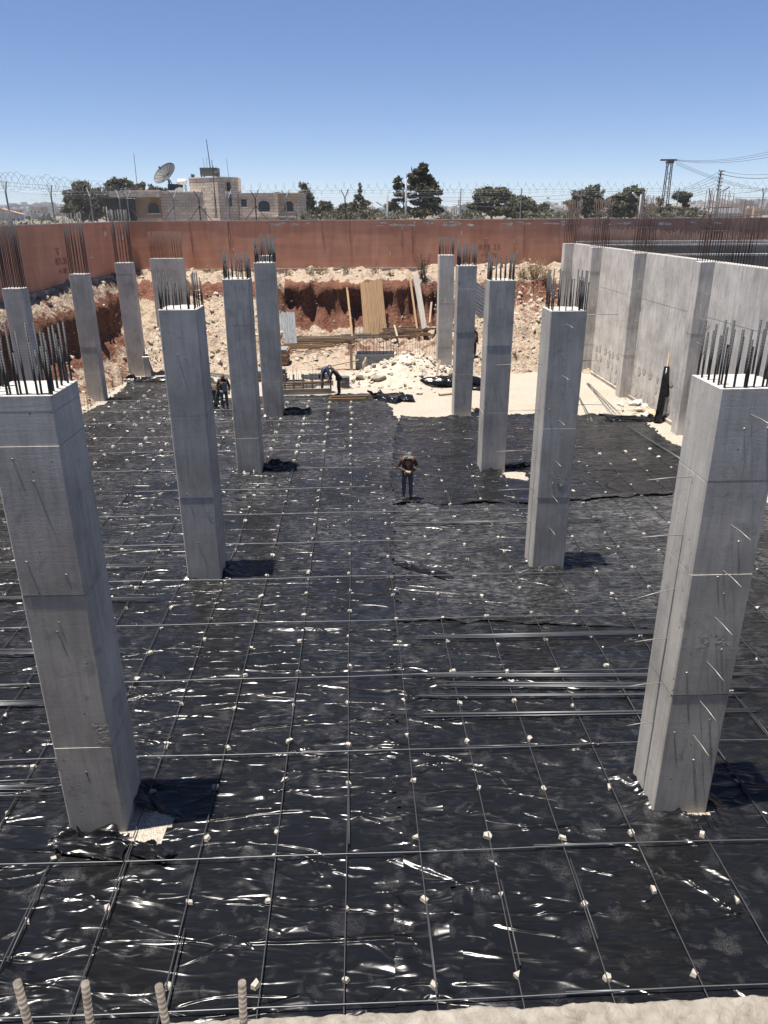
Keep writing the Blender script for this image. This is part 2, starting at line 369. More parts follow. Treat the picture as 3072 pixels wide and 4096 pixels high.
def tz(x, y):
    z = terrain_z(np.array([float(x)]), np.array([float(y)]))[0][0]; return max(0.0, float(z))
ys = np.concatenate([np.arange(-12, 24, 0.8), np.arange(24, 41, 0.2), np.arange(41, 57.01, 0.105)]); xs = np.concatenate([np.arange(-18.4, -13, 0.1), np.arange(-13, 16.01, 0.11)])
X, Y = np.meshgrid(xs, ys); Z, zb, zf, u, yy = terrain_z(X, Y)
keep = ~((X[:-1,:-1] > -12.5) & (Y[:-1,:-1] < 40.5))
cz = (X > -6.8) & (X < 4.6) & (Y > 50); hol = np.clip(fbm(X*0.9, Z*0.8+7, 2, 3)*2.2 - 0.6, 0, 1.3)
Y = np.where(cz, Y - 0.85*np.exp(-((Z-3.75)/0.5)**2)*hol + 0.5*np.exp(-((Z-2.5)/0.6)**2)*hol, Y)
lz = (X < -13) & (u < 3.4) & (Z > 1.2); holx = np.clip(fbm(Y*0.8, Z*0.8+3, 1, 3)*2.2 - 0.6, 0, 1.3)
X = np.where(lz, X + 0.45*np.exp(-((Z-3.5)/0.5)**2)*holx - 0.35*np.exp(-((Z-2.2)/0.6)**2)*holx, X)
bank, used = grid_mesh('earth_bank', X, Y, Z, M['earth'], keep)
center = (X > -6.8) & (X < 4.6)
soil = np.where(center & (zb > 1.15) & (yy < 54.2), 0.95, 0.12)
soil = np.where(center & (zb > 0.3) & (zb < 1.0), 0.36, soil)
soil = np.where((X >= 4.6) & (yy > 50.6) & (yy < 52.6), 0.7, soil); soil = np.where((X >= 4.6) & (yy > 46.5) & (yy <= 50.6), 0.38, soil)
soil = np.where((X <= -6.8) & (yy > 51.2) & (yy < 53.2), 0.9, soil)
left = (u < 3.9) & (zf >= zb - 0.05)
soil = np.where(left & (u > 1.2) & (u < 2.4), 0.95, soil); soil = np.where(left & (u >= 2.4), 0.42, soil); soil = np.where(left & (u <= 1.2), 0.35, soil)
at = bank.attributes.new('soil', 'FLOAT', 'POINT'); at.data.foreach_set('value', soil.ravel()[used].astype(np.float32))
tag(link('earth_bank', bank), 'excavated bank of red earth and pale rubble round the pit', None, kind='structure')

def plain_ground():
    t = NT('dry_ground'); c = t.coord(); n = t.noise(c, 0.02, 8, 0.6); return t.fin(t.ramp(n, [(0.35, (0.10, 0.088, 0.062)), (0.65, (0.20, 0.172, 0.13))]), 0.95, 0, None, 0.1)
M['ground'] = plain_ground()
g = MB(); O = 4300; z0 = 4.6
for (a, b, c, d) in ((-O, -O, O, -12), (-O, 57.2, O, O), (-O, -12, -18.35, 57.2), (60, -12, O, 57.2)):
    g.add([(a,b,z0),(c,b,z0),(c,d,z0),(a,d,z0)], [(0,1,2,3)])
tag(g.build('ground', M['ground']), 'dry open ground outside the site', None, kind='structure')

# ------------------------------------------------------------------ black polythene sheets
def wrinkles(x, y, seed, amt):
    wx = x + (fbm(x*0.5, y*0.5, seed)-0.5)*2.4; wy = y + (fbm(x*0.6+9, y*0.6, seed+1)-0.5)*1.6
    h = np.zeros_like(x)
    for i, (sx, sy, wid, A, thr) in enumerate(((0.36, 1.0, 0.055, 0.036, 0.45), (0.7, 1.8, 0.085, 0.030, 0.45), (1.15, 0.36, 0.045, 0.03, 0.54))):
        th = (0.12, -0.25, 0.05)[i] + (fbm(x*0.11+i*7, y*0.11, seed+2)-0.5)*1.6
        a = wx*np.cos(th) + wy*np.sin(th); b = -wx*np.sin(th) + wy*np.cos(th)
        n = vnoise(a*sx + 31*i, b*sy + 13*i + seed*5, seed+i) - 0.5
        mask = np.clip((fbm(x*0.45 + 5*i, y*0.7 + seed, seed+3+i) - thr)*6, 0, 1)
        h = h + A*mask*(.5 + .5*np.cos(np.pi*np.clip(np.abs(n)/wid, 0, 1)))
    h = h + (fbm(x*1.7, y*2.6, seed+2, 3)-0.5)*0.022
    return h*amt
FOOT = []                                              # column footprints the sheets are cut round
def sheet(name, poly, z, seed, mat_, label, amt=1.0, dx=0.07, edge=0.03, holes=(), group=None):
    px_ = [p[0] for p in poly]; py_ = [p[1] for p in poly]; y = min(py_); ysl = []
    while y < max(py_): ysl.append(y); y += max(0.021, 0.0023*y)
    ysl.append(max(py_)); xa = np.arange(min(px_), max(px_)+dx, dx)
    X, Y = np.meshgrid(xa, np.array(ysl))
    jx = X + (fbm(X*2.2, Y*2.2, seed)-0.5)*0.35; jy = Y + (fbm(X*2.2+40, Y*2.2, seed+1)-0.5)*0.35
    ins = inpoly(jx, jy, poly); d = polydist(jx, jy, poly)
    for h in holes: ins &= ~inpoly(X + (fbm(X*4, Y*4, seed)-0.5)*0.12, Y + (fbm(X*4+9, Y*4, seed)-0.5)*0.12, h)
    Z = z + 0.012 + wrinkles(X, Y, seed, amt)
    Z = Z + edge*np.clip(1 - d/0.45, 0, 1)**1.5*np.clip((fbm(X*1.3, Y*1.3, seed+3)-0.35)*3.2, 0, 1.2)
    for (x0, x1, y0, y1) in FOOT:                      # pushed up in folds against each column
        dd = np.hypot(np.maximum(np.maximum(x0-X, X-x1), 0), np.maximum(np.maximum(y0-Y, Y-y1), 0))
        Z = Z + np.clip(1 - dd/0.5, 0, 1)**2*0.16*np.clip((fbm(X*3, Y*3, seed+1)-0.38)*4, 0, 1)
    k = ins[:-1,:-1] & ins[1:,1:] & ins[1:,:-1] & ins[:-1,1:]
    me, _ = grid_mesh(name, X, Y, Z, mat_, k)
    return tag(link(name, me), label, 'plastic sheet', group)

# columns: front-left corner x, y, width, depth, height
COLS = {'L1': (-4.66, 8.53, .82, .88, 6.56), 'L2': (-4.89, 16.71, .84, .92, 6.57), 'L3': (-5.13, 24.9, .84, .9, 6.55), 'L4': (-5.39, 32.87, .86, .9, 6.58),
        'L5': (-6.2, 39.92, .72, .75, 6.5), 'R1': (4.04, 8.84, .84, .86, 6.53), 'R2': (3.74, 17.1, .82, .86, 6.45), 'R3': (3.40, 24.9, .85, .86, 6.47),
        'R4': (3.13, 32.65, .80, .8, 6.43), 'R5': (2.95, 41.0, .80, .8, 6.43), 'A': (-14.0, 28.6, .75, .55, 5.98), 'B': (-14.42, 36.0, .80, .6, 5.95),
        'C': (-14.33, 42.1, .90, .6, 6.08), 'D': (-14.06, 47.6, 2.0, .35, 6.0)}
for k, (x, y, w, d, h) in COLS.items(): FOOT.append((x-0.03, x+w+0.03, y, y+d))
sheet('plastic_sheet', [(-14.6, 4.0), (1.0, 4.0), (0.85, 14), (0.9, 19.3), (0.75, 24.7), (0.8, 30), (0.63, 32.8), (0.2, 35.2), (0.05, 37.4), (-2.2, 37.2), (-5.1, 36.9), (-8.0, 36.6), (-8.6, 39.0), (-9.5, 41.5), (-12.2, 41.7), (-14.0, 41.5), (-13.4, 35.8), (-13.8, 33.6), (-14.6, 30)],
      0.0, 1, M['plastic'], 'large wrinkled black plastic sheet over the left half of the pit floor', 1.0,
      holes=([(-3.95, 8.48), (-3.32, 8.32), (-3.25, 8.85), (-3.9, 8.98)],))
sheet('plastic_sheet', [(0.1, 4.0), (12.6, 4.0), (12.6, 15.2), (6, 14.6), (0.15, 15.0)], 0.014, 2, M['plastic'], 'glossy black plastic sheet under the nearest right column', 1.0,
      holes=([(4.45, 8.74), (4.6, 8.66), (4.8, 8.7), (5.0, 8.85), (4.9, 8.98), (4.45, 8.95)],))
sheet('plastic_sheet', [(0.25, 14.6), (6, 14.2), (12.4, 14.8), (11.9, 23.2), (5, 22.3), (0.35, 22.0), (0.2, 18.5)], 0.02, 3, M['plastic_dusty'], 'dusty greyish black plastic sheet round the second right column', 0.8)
sheet('plastic_sheet', [(0.3, 21.7), (5, 21.8), (11.9, 22.9), (11.55, 27.4), (11.3, 29.2), (11.36, 32.6), (7, 32.75), (2.96, 32.45), (0.65, 32.75), (0.35, 28), (0.2, 24.7)], 0.03, 4, M['plastic_clean'], 'clean dark plastic sheet at the far right edge by the pale gravel', 0.55, edge=0.10,
      holes=([(4.2, 24.3), (4.9, 24.0), (4.9, 24.9), (4.2, 25.2)],))

# ------------------------------------------------------------------ concrete columns
bar_cache = {}
def bar_mesh(L, r, m, n=6):
    k = (round(L, 2), r, m.name)
    if k not in bar_cache: bar_cache[k] = MB().tube([(0,0,0),(0,0,L)], r, n).mesh('starter_bar', m, True)
    return bar_cache[k]
tie_me = MB().tube([(0,0.02,0),(0,-0.016,0)], 0.009, 6).add(*(lambda s: (s.v, s.f))(MB().tube([(0,-0.008,0),(0,-0.024,-0.004)], 0.015, 6))).mesh('form_tie', M['wire_rod'])
def column(key, label, bars, nbx, nby, blen, joints, brad=0.0138, m='concrete', barm='rebar', ties=10, wires=0):
    x, y, w, d, h = COLS[key]
    t = thing('concrete_column', label, 'column', (x, y, 0), YAW*0.9)
    c = 0.022; lift = [0] + joints + [h]; mb = MB(); rr = random.Random(key)
    for a, b in zip(lift[:-1], lift[1:]):
        ox = rr.uniform(-.006, .006); oy = rr.uniform(-.006, .006); ge = 0.006
        p = [(c+ox, oy), (w-c+ox, oy), (w+ox, c+oy), (w+ox, d-c+oy), (w-c+ox, d+oy), (c+ox, d+oy), (ox, d-c+oy), (ox, c+oy)]
        mb.prism(p, a + (ge if a else 0), b - (ge if b < h else 0.012))
        if b < h: mb.prism([(0.009, 0.009), (w-0.009, 0.009), (w-0.009, d-0.009), (0.009, d-0.009)], b-ge-0.01, b+ge+0.01)
    mb.build('shaft', M[m], t)
    n = 14; xs = np.linspace(0.012, w-0.012, n); ysl = np.linspace(0.012, d-0.012, n); XX, YY = np.meshgrid(xs, ysl)
    e = np.minimum(np.minimum(XX, w-XX), np.minimum(YY, d-YY))
    ZZ = h - 0.014 + 0.03*np.clip(e/0.06, 0, 1)*fbm((XX+x)*6, (YY+y)*6, 1)
    me, _ = grid_mesh('top_surface', XX, YY, ZZ, M['top']); link('top_surface', me, t)
    pos = []; ins = 0.055
    for i in range(nbx):
        fx = ins + (w-2*ins)*i/(nbx-1); pos += [(fx, ins), (fx, d-ins)]
    for j in range(1, nby-1):
        fy = ins + (d-2*ins)*j/(nby-1); pos += [(ins, fy), (w-ins, fy)]
    for (bx, by) in pos:
        L = round(blen*rr.choice((1.0, 1.0, 0.98, 0.82, 0.8)) if bars == 'mixed' else blen*rr.uniform(0.985, 1.015), 2)
        o = link('starter_bar', bar_mesh(L + 0.08, brad, M[barm]), t, (bx + rr.uniform(-.016, .016), by + rr.uniform(-.016, .016), h - 0.06), (rr.uniform(-.012, .012), rr.uniform(-.012, .012), rr.uniform(0, 6)))
        if bars == 'mixed' and rr.random() < 0.35:       # lapped double bar
            link('starter_bar', bar_mesh(round(blen*0.8, 2), brad, M[barm]), t, (bx + 0.035, by + 0.012, h - 0.06), (rr.uniform(-.03, .03), rr.uniform(-.03, .03), 0))
    for i in range(ties):
        fx = w*(0.3 if i % 2 else 0.62) + rr.uniform(-.13, .13); fz = 0.25 + (h-0.5)*(i//2 + 0.5)/(ties/2) + rr.uniform(-.28, .28)
        if rr.random() < .2: continue
        link('form_tie', tie_me, t, (fx, 0.0, fz), (0, rr.uniform(-.2, .2), 0)).scale = (1, rr.choice((.3, .45, .7, 1.0)), 1)
    return t
def honeycomb():
    t = NT('honeycombed_concrete'); c = t.coord(); v = t.voro(c, 26); n = t.noise(c, 9, 5, .7)
    col = t.mix(t.ramp(v, [(.1, 0.0), (.5, 1.0)]), (.23, .216, .192), (.37, .348, .31)); col = t.mix(.4, col, t.ramp(n, [(.3, .6), (.7, 1.3)]), 'MULTIPLY'); return t.fin(col, .95, 0, t.bump(v, .5, -.008), .15)
M['honeycomb'] = honeycomb()
def rough_patch(t, x0, x1, zA, zB, seed, off=-0.004):
    n = 46; U, V = np.meshgrid(np.linspace(x0, x1, n), np.linspace(zA, zB, n)); e = np.minimum(np.minimum(U-x0, x1-U)/(x1-x0), np.minimum(V-zA, zB-V)/(zB-zA))
    k = (fbm(U*7+seed, V*4, seed, 4) + e*.75 > .62)[:-1,:-1]; D_ = off - .0025*fbm(U*20, V*20, seed, 2)
    me, _ = grid_mesh('rough_patch', U, D_, V, M['honeycomb'], k, True); link('rough_patch', me, t)
J4 = lambda h: [h*0.25, h*0.5, h*0.76]
cL1 = column('L1', 'massive grey concrete column nearest the camera on the left', 'mixed', 7, 6, 0.70, [1.55, 3.95, 5.95, 6.36])
column('L2', 'second grey column of the left row, its top among short bars', 'mixed', 6, 6, 0.72, [2.2, 4.2])
column('L3', 'third grey column back in the left row, right of the hooded worker', 'mixed', 6, 6, 0.78, [1.3, 3.1, 5.1])
column('L4', 'fourth column back in the left row, its foot on the sheet edge', 'mixed', 6, 6, 0.9, [1.6, 3.9, 5.6], 0.017)
column('L5', 'column mostly hidden behind the fourth one of the left row', 'even', 5, 5, 1.0, [2.5, 4.6], 0.017, ties=0)
cR1 = column('R1', 'massive grey concrete column nearest the camera on the right', 'mixed', 7, 6, 0.67, [2.15, 4.05, 5.35], ties=12)
cR2 = column('R2', 'second concrete column on the right with thin rods sticking out both sides', 'mixed', 6, 6, 0.82, [2.0, 3.75], ties=8)
column('R3', 'third column back on the right, gravel patch beside its foot', 'mixed', 6, 6, 0.82, [2.15, 4.4], ties=6)
column('R4', 'fourth column back on the right, standing at the edge of the gravel', 'mixed', 6, 5, 0.85, [1.9, 3.7, 5.5], 0.017, ties=4)
column('R5', 'pale farthest column on the right beside the rubble heap', 'even', 5, 5, 0.85, [1.7, 4.0, 5.6], 0.017, m='old_concrete', ties=0)
column('A', 'leftmost pale column with tall bent starter bars before the red bank', 'even', 6, 5, 2.65, [2.2, 4.6], 0.016, m='old_concrete', barm='rebar_dark', ties=0)
column('B', 'slender pale column with tall bars standing between bank and sheet', 'even', 6, 4, 2.6, [1.4, 2.6, 3.9, 5.2], 0.016, m='old_concrete', barm='rebar_dark', ties=0)
column('C', 'pale column with tall bars by the low wall at far left', 'even', 6, 4, 2.6, [1.6, 3.4, 5.5], 0.017, m='old_concrete', barm='rebar_dark', ties=0)
column('D', 'wide thin concrete pier topped by a row of rusty bars', 'even', 15, 2, 1.5, [1.8, 4.2, 5.3], 0.013, m='old_concrete', barm='rebar_rust', ties=0)
rough_patch(cL1, 0.02, 0.34, 0.15, 1.15, 1); rough_patch(cL1, 0.0, 0.28, 1.0, 1.5, 2); rough_patch(cL1, 0.60, 0.82, 1.5, 1.95, 4)
rough_patch(cR1, 0.03, 0.82, 2.85, 3.15, 3); rough_patch(cR2, 0.3, 0.8, 2.3, 2.6, 7)

# ------------------------------------------------------------------ rebar grid laid on the sheet, limestone chips under it
rb = random.Random(3)
ORD = ['first','second','third','fourth','fifth','sixth','seventh','eighth','ninth','tenth','eleventh','twelfth','thirteenth','fourteenth','fifteenth','sixteenth','seventeenth','eighteenth','nineteenth','twentieth','twenty-first','twenty-second','twenty-third','twenty-fourth','twenty-fifth','twenty-sixth','twenty-seventh','twenty-eighth']
def wavy(p0, p1, n, amp, z):
    p0 = Vector(p0); p1 = Vector(p1); d = (p1-p0); nrm = Vector((-d.y, d.x, 0)).normalized(); ph = rb.uniform(0, 9)
    return [p0 + d*(i/n) + nrm*(amp*math.sin(ph + i*0.7)) + Vector((0,0,z + 0.012*math.sin(ph*2 + i*1.3))) for i in range(n+1)]
U0 = -0.26                                             # u of the bar running up the middle of the photo
def v_end(u):
    if u < -8.3: return 39.6
    if u < 0.6: return 36.2
    if u < 1.8: return 26.6
    if u < 4.2: return 25.4
    if u < 7.5: return 24.6
    return 27.5
def in_col(p, m=0.06):
    return any(x0-m < p.x < x1+m and y0-m < p.y < y1+m for (x0, x1, y0, y1) in FOOT)
bars_u = [U0 + 1.035*k for k in range(-13, 12)]; chips = []
def clear_runs(a, b, step=0.1):
    """pieces of a straight run that do not pass through a column"""
    n = int((b-a).length/step); run = None; out = []
    for i in range(n+1):
        p = a + (b-a)*(i/n)
        if not in_col(p):
            run = run or [p, p]; run[1] = p
        elif run: out.append(run); run = None
    if run: out.append(run)
    return out
for i, u in enumerate(bars_u):
    mb = MB(); v0 = 4.6; v1 = v_end(u); a = gx(u + rb.uniform(-.04,.04), v0); b = gx(u + rb.uniform(-.05,.05), v1)
    for r0, r1 in clear_runs(a, b):
        if (r1-r0).length > 0.3: mb.tube(wavy(r0, r1, max(3, int((r1-r0).length/0.8)), 0.010, 0.075), 0.0088, 5)
    for k in range(3):                                 # lapped second bars
        v = 5.2 + 11*k + rb.uniform(0, 6)
        if v + 1.2 < v1:
            p, q = gx(u+0.028, v), gx(u+0.02, v+1.25)
            if not in_col(p, .1) and not in_col(q, .1): mb.tube([p + Vector((0,0,.082)), q + Vector((0,0,.08))], 0.0105, 5)
    o = mb.build('rebar', M['rebar_dark'], smooth=True); tag(o, f'dark steel bar running away across the sheet, {ORD[i]} lengthwise bar from the left', 'rebar', 'lengthwise bars of the rebar grid')
    v = 5.05 + rb.uniform(-.1, .1); k = 0
    while v < v1:
        p = gx(u + rb.uniform(-.03,.03), v)
        if not in_col(p, .12) and rb.random() < 0.94: chips.append((p, i, k)); k += 1
        v += 1.07 + rb.uniform(-.14, .14)
cross_v = [5.88 + 2.165*k for k in range(15)]
for i, v in enumerate(cross_v):
    mb = MB(); ul = -13.4 if v < 36 else -13.2; ur = 12.0 if v < 21.5 else (1.2 if v < 27 else 0.4)
    a = gx(ul, v + rb.uniform(-.05,.05)); b = gx(ur, v + rb.uniform(-.05,.05))
    for r0, r1 in clear_runs(a, b):
        if (r1-r0).length > 0.3: mb.tube(wavy(r0, r1, max(3, int((r1-r0).length/1.0)), 0.012, 0.098), 0.0082, 5)
    for k in range(2):
        uu = -9 + 9.5*k + rb.uniform(0, 4)
        if uu + 1.5 < ur:
            p, q = gx(uu, v+0.03), gx(uu+1.3, v+0.022)
            if not in_col(p, .1) and not in_col(q, .1): mb.tube([p + Vector((0,0,.1)), q + Vector((0,0,.1))], 0.0095, 5)
    tag(mb.build('rebar', M['rebar_floor'], smooth=True), f'grey steel bar lying crosswise, {ORD[i]} cross bar from the bottom edge', 'rebar', 'cross bars of the rebar grid')

def rock_mesh(seed, m, sub=1, flat=(1, 1, 0.7), name='rock'):
    bm = bmesh.new(); bmesh.ops.create_icosphere(bm, subdivisions=sub, radius=0.5); r = random.Random(seed)
    cuts = [Vector((r.gauss(0,1), r.gauss(0,1), r.gauss(0,1))).normalized() for _ in range(7)]; off = [r.uniform(0.24, 0.42) for _ in cuts]
    for v in bm.verts:
        for c, o in zip(cuts, off):
            d = v.co.dot(c) - o
            if d > 0: v.co -= c*d
        v.co += Vector((r.gauss(0,.02), r.gauss(0,.02), r.gauss(0,.02)))
        v.co = Vector((v.co.x*flat[0], v.co.y*flat[1], v.co.z*flat[2]))
    me = bpy.data.meshes.new(name); bm.to_mesh(me); bm.free(); me.materials.append(m); return me
def chip_mesh(seed):
    r = random.Random(seed); k = r.choice((4, 4, 5, 3)); a0 = r.uniform(0, 6); pts = [(math.cos(a0+6.283*i/k + r.uniform(-.25,.25))*r.uniform(.42,.62)*1.2, math.sin(a0+6.283*i/k)*r.uniform(.4,.55)) for i in range(k)]
    mb = MB(); h = r.uniform(.4, .62); vs = [(x, y, -.3) for x, y in pts] + [(x*r.uniform(.7,1.0), y*r.uniform(.7,1.0), h*r.uniform(.55, 1)) for x, y in pts]
    mb.add(vs, [tuple(reversed(range(k))), tuple(range(k, 2*k))] + [(i, (i+1) % k, k+(i+1) % k, k+i) for i in range(k)]); return mb.mesh('limestone_chip', M['chip'])
chip_me = [chip_mesh(100+k) for k in range(12)]
def visible(p): # inside the photo's field of view
    d = p.y*math.cos(TILT) - (p.z-CAM_H)*math.sin(TILT); x = 1536 + FPX*p.x/d; y = 2048 - FPX*(p.y*math.sin(TILT) + (p.z-CAM_H)*math.cos(TILT))/d
    return -30 < x < 3100 and y < 4130
chips = [c for c in chips if visible(c[0])]; chips.sort(key=lambda c: c[0].length)
for n, (p, i, k) in enumerate(chips[:298]):
    s = rb.uniform(0.078, 0.115)
    o = link('limestone_chip', chip_me[n % 12], None, (p.x, p.y, 0.035 + s*0.12), (rb.uniform(-.15,.15), rb.uniform(-.15,.15), rb.uniform(0,6.3))); o.scale = (s*rb.uniform(.9,1.35), s, s*0.7)
    tag(o, f'pale stone chip {ORD[k] if k < 28 else "last"} from the front under the {ORD[i]} lengthwise bar', 'stone', 'stone chips propping up the rebar grid', 'thing')
mb = MB()
for p, i, k in chips[298:]:
    s = rb.uniform(0.10, 0.14); mb.box((p.x, p.y, 0.05), (s*1.2, s, s*.7), (rb.uniform(-.3,.3), rb.uniform(-.3,.3), rb.uniform(0,3)), 0.7)
tag(mb.build('far_stone_chips', M['chip']), 'small pale chips under the far end of the rebar grid', 'stones', kind='stuff')

# bundles of loose bars
def bundle(a, b, n, label, spread=0.16, m='rebar_floor', r=0.008, fan=0.0, z=0.11, group='bundles of loose bars on the sheet', zb=None):
    a = Vector(a); b = Vector(b); t = thing('rebar_bundle', label, 'rebar bundle', a, 0, group); d = b - a; nr = Vector((-d.y, d.x, 0)).normalized()
    for k in range(n):
        o0 = rb.uniform(-.5,.5)*spread; o1 = o0 + rb.uniform(-.5,.5)*(spread*0.4 + fan); s0 = rb.uniform(0, .05); s1 = rb.uniform(0, .05)
        p = d*s0 + nr*o0 + Vector((0,0,z + rb.uniform(0,.03))); q = d*(1-s1) + nr*o1 + Vector((0,0,(zb if zb is not None else z) + rb.uniform(0,.03)))
        md = (p+q)/2 + Vector((0,0,-.01)); MB().tube([p, md, q], r, 5).build('bar', M[m], t, True)
def gb(x0, y0, x1, y1): return G(x0, y0, 0), G(x1, y1, 0)
bundle(*gb(1640, 2570, 2720, 2548), 9, 'broad bundle of bars, farthest of the five beside the front right column')
bundle(*gb(1690, 2722, 3010, 2716), 6, 'thin bundle of bars, second farthest of the five beside the front right column', 0.10)
bundle(*gb(1745, 2757, 3050, 2765), 9, 'thick bar bundle in the middle of the five beside the front right column', 0.14)
bundle(*gb(1660, 2805, 2990, 2797), 5, 'sparse thin row of bars, second nearest of the five at the right', 0.06)
bundle(*gb(1675, 2885, 3060, 2862), 8, 'nearest of the five bar bundles crossing behind the front right column', 0.14)
bundle(*gb(1600, 2108, 2440, 2092), 8, 'distant bundle of bars in front of the man in the brown jacket', 0.22)
bundle(*gb(-120, 2285, 690, 2278), 9, 'farthest bar bundle at left, ending before the second left column', 0.2)
bundle(*gb(-160, 2405, 640, 2412), 9, 'second bar bundle at left, behind the front left column', 0.16)
bundle(*gb(-200, 2628, 530, 2622), 8, 'third bar bundle at left, poking out right of the front left column', 0.2)
bundle(*gb(-300, 2840, 200, 2832), 9, 'fourth bar bundle at the left edge beside the front left column', 0.2)
bundle(*gb(-300, 3180, 205, 3172), 8, 'nearest fanned bar bundle at the left edge', 0.26, fan=0.15)
bundle(*gb(2505, 1712, 2790, 1890), 6, 'bars lying aslant near the edge of the far right sheet', 0.10)
bundle(*gb(2345, 1532, 2462, 1662), 9, 'fan of thin rods on the gravel before the retaining wall', 0.25, fan=0.5, r=0.007, z=0.02, group='rods on the gravel')
bundle(*gb(2318, 1590, 2372, 1690), 6, 'shorter fan of thin rods right behind the second right column', 0.2, fan=0.3, r=0.007, z=0.02, group='rods on the gravel')
bundle(G(858, 1642), G(884, 1640), 4, 'thin rods held upright by the hooded worker', 0.10, 'wire_rod', 0.011, 0.0, 0.02, 'rods on the gravel', 1.55)

# thin rods projecting from the right hand columns
def rods(key, lst):
    x, y, w, d, h = COLS[key]; t = [o for o in bpy.data.objects if o.name.startswith('concrete_column') and abs(o.location.x-x) < .01 and abs(o.location.y-y) < .01][0]
    for side, z, L, dz, off in lst:
        if side == 'l': p, q = (0.03, d*off, z), (-L, d*off - 0.05, z + dz)
        elif side == 'r': p, q = (w-0.03, d*off, z), (w+L, d*off, z + dz)
        else: p, q = (w*off, 0.03, z), (w*off + 0.05, -L, z + dz)
        MB().tube([p, ((p[0]+q[0])/2, (p[1]+q[1])/2, (p[2]+q[2])/2 + 0.012), q], 0.0065, 5).build('tie_rod', M['wire_rod'], t, True)
rods('R1', [('l', z, L, dz, .45) for z, L, dz in ((5.28,.62,-.02),(4.45,.58,.0),(3.65,.60,-.14),(2.85,.48,-.02),(2.1,.5,-.02),(1.4,.42,-.01))] + [('f', z, .42, -.03, .5) for z in (6.2,4.75,4.1,3.4,2.7,2.05,1.45)])
rods('R2', [('l', z, L, 0.0, .45) for z, L in ((6.3,.6),(5.2,1.1),(4.1,.75),(3.1,1.0),(2.1,.9),(1.2,.8))] + [('r', z, L, 0.0, .5) for z, L in ((6.3,.85),(5.25,.5),(4.2,.7),(3.1,.65))] + [('f', z, .38, -.02, .45) for z in (6.15,5.0,3.95,2.95,2.05,1.2)])

# loose flaps of sheet turned up at column feet
def flap(cx, cy, w, d, hgt, seed, label, m='plastic', rz=0.0, curl=0.6):
    n = 40; U, V = np.meshgrid(np.linspace(0,1,n), np.linspace(0,1,n))
    X = (U-.5)*w; Y = (V-.5)*d; Z = np.full(U.shape, .03); rr = np.random.default_rng(seed)
    for k in range(7):                                 # sharp straight folds crossing the piece
        a = rr.uniform(-.7, .7) + (0 if k % 3 else 1.4); c0 = rr.uniform(.15, .85); s_ = (U-.5)*np.sin(a) + (V-.5)*np.cos(a) + .5 - c0
        Z = Z + hgt*rr.uniform(.2, .55)*np.clip(1 - np.abs(s_)/rr.uniform(.10, .22), 0, 1)*np.clip(fbm(U*2+k, V*2, seed+k)*1.6-.4, 0, 1)
    rim = np.clip(1 - np.minimum(np.minimum(U, 1-U), np.minimum(V, 1-V))/.12, 0, 1)
    Z = Z + rim*hgt*np.clip((fbm(U*2.5+seed, V*2.5, seed+3)-.52)*4, 0, .8) + hgt*.35*np.clip((V-.35)*1.4, 0, 1)*fbm(U*2, V*2, seed+2)
    X = X + (fbm(U*2.2+seed, V*2.2, seed+1, 2)-.5)*w*.55; Y = Y + (fbm(U*2.2, V*2.2+seed, seed+2, 2)-.5)*d*.55
    me, _ = grid_mesh('plastic_flap', X, Y, Z, M[m]); o = link('plastic_flap', me, None, (cx, cy, 0.02), rz)
    return tag(o, label, 'plastic flap', 'turned up flaps of sheet', 'thing')
flap(-4.25, 8.25, 0.95, 0.42, 0.15, 1, 'shiny crumpled flap of sheet in front of the nearest left column', rz=-0.1)
flap(-3.35, 8.12, 0.6, 0.25, 0.09, 6, 'torn flap of sheet lying over the gravel patch at left', rz=-0.25)
flap(-3.75, 25.5, 1.1, 0.6, 0.22, 4, 'rounded black flap right of the third left column')
flap(-3.9, 33.5, 1.3, 0.6, 0.15, 9, 'low black fold right of the fourth left column')
flap(4.75, 25.5, 0.8, 0.4, 0.14, 8, 'black flap beside the gravel patch at the third right column')
flap(0.95, 17.15, 1.3, 0.3, 0.05, 10, 'narrow turned back strip of sheet in the middle of the floor', rz=-0.55)
flap(0.55, 36.2, 1.3, 1.9, 0.32, 11, 'large folded back corner of the left sheet by the gravel', 'plastic_clean', 0.5)
flap(10.6, 31.9, 2.6, 0.7, 0.25, 12, 'folded edge of sheet near the retaining wall')
flap(-12.6, 40.9, 2.6, 0.7, 0.35, 13, 'folded back sheet edge by the low wall at far left')
flap(-8.15, 35.0, 0.7, 1.2, 0.75, 14, 'crumpled black sheet piled beside the hooded worker')

# ------------------------------------------------------------------ retaining wall
WH = 6.7
def wface(y): return 12.45 - 0.055*(y - 30)
rw = thing('retaining_wall', 'long pale concrete retaining wall with pilasters along the right side', 'wall', (0,0,0))
PY = [47.6, 42.4, 36.2, 29.5, 22.9, 16.4]
mb = MB(); lifts = [0, 1.55, 3.1, 4.7, WH]
for a, b in zip(lifts[:-1], lifts[1:]):
    o = random.Random(a).uniform(-.003, .003)
    mb.prism([(wface(12)+o, 12), (wface(12)+.42, 12), (wface(48.2)+.42, 48.2), (wface(48.2)+o, 48.2)], a + (.003 if a else 0), b - .003)
mb.prism([(wface(12)+.006, 12.02), (wface(12)+.40, 12.02), (wface(48.2)+.40, 48.18), (wface(48.2)+.02, 48.18)], 0.2, WH-.05)
mb.build('wall_panel', M['wall_concrete'], rw)
MB().prism([(wface(12)-.14, 12), (wface(12)-.02, 12), (wface(48.1)-.02, 48.1), (wface(48.1)-.14, 48.1)], 0, 0.14).build('kicker', M['footing'], rw)
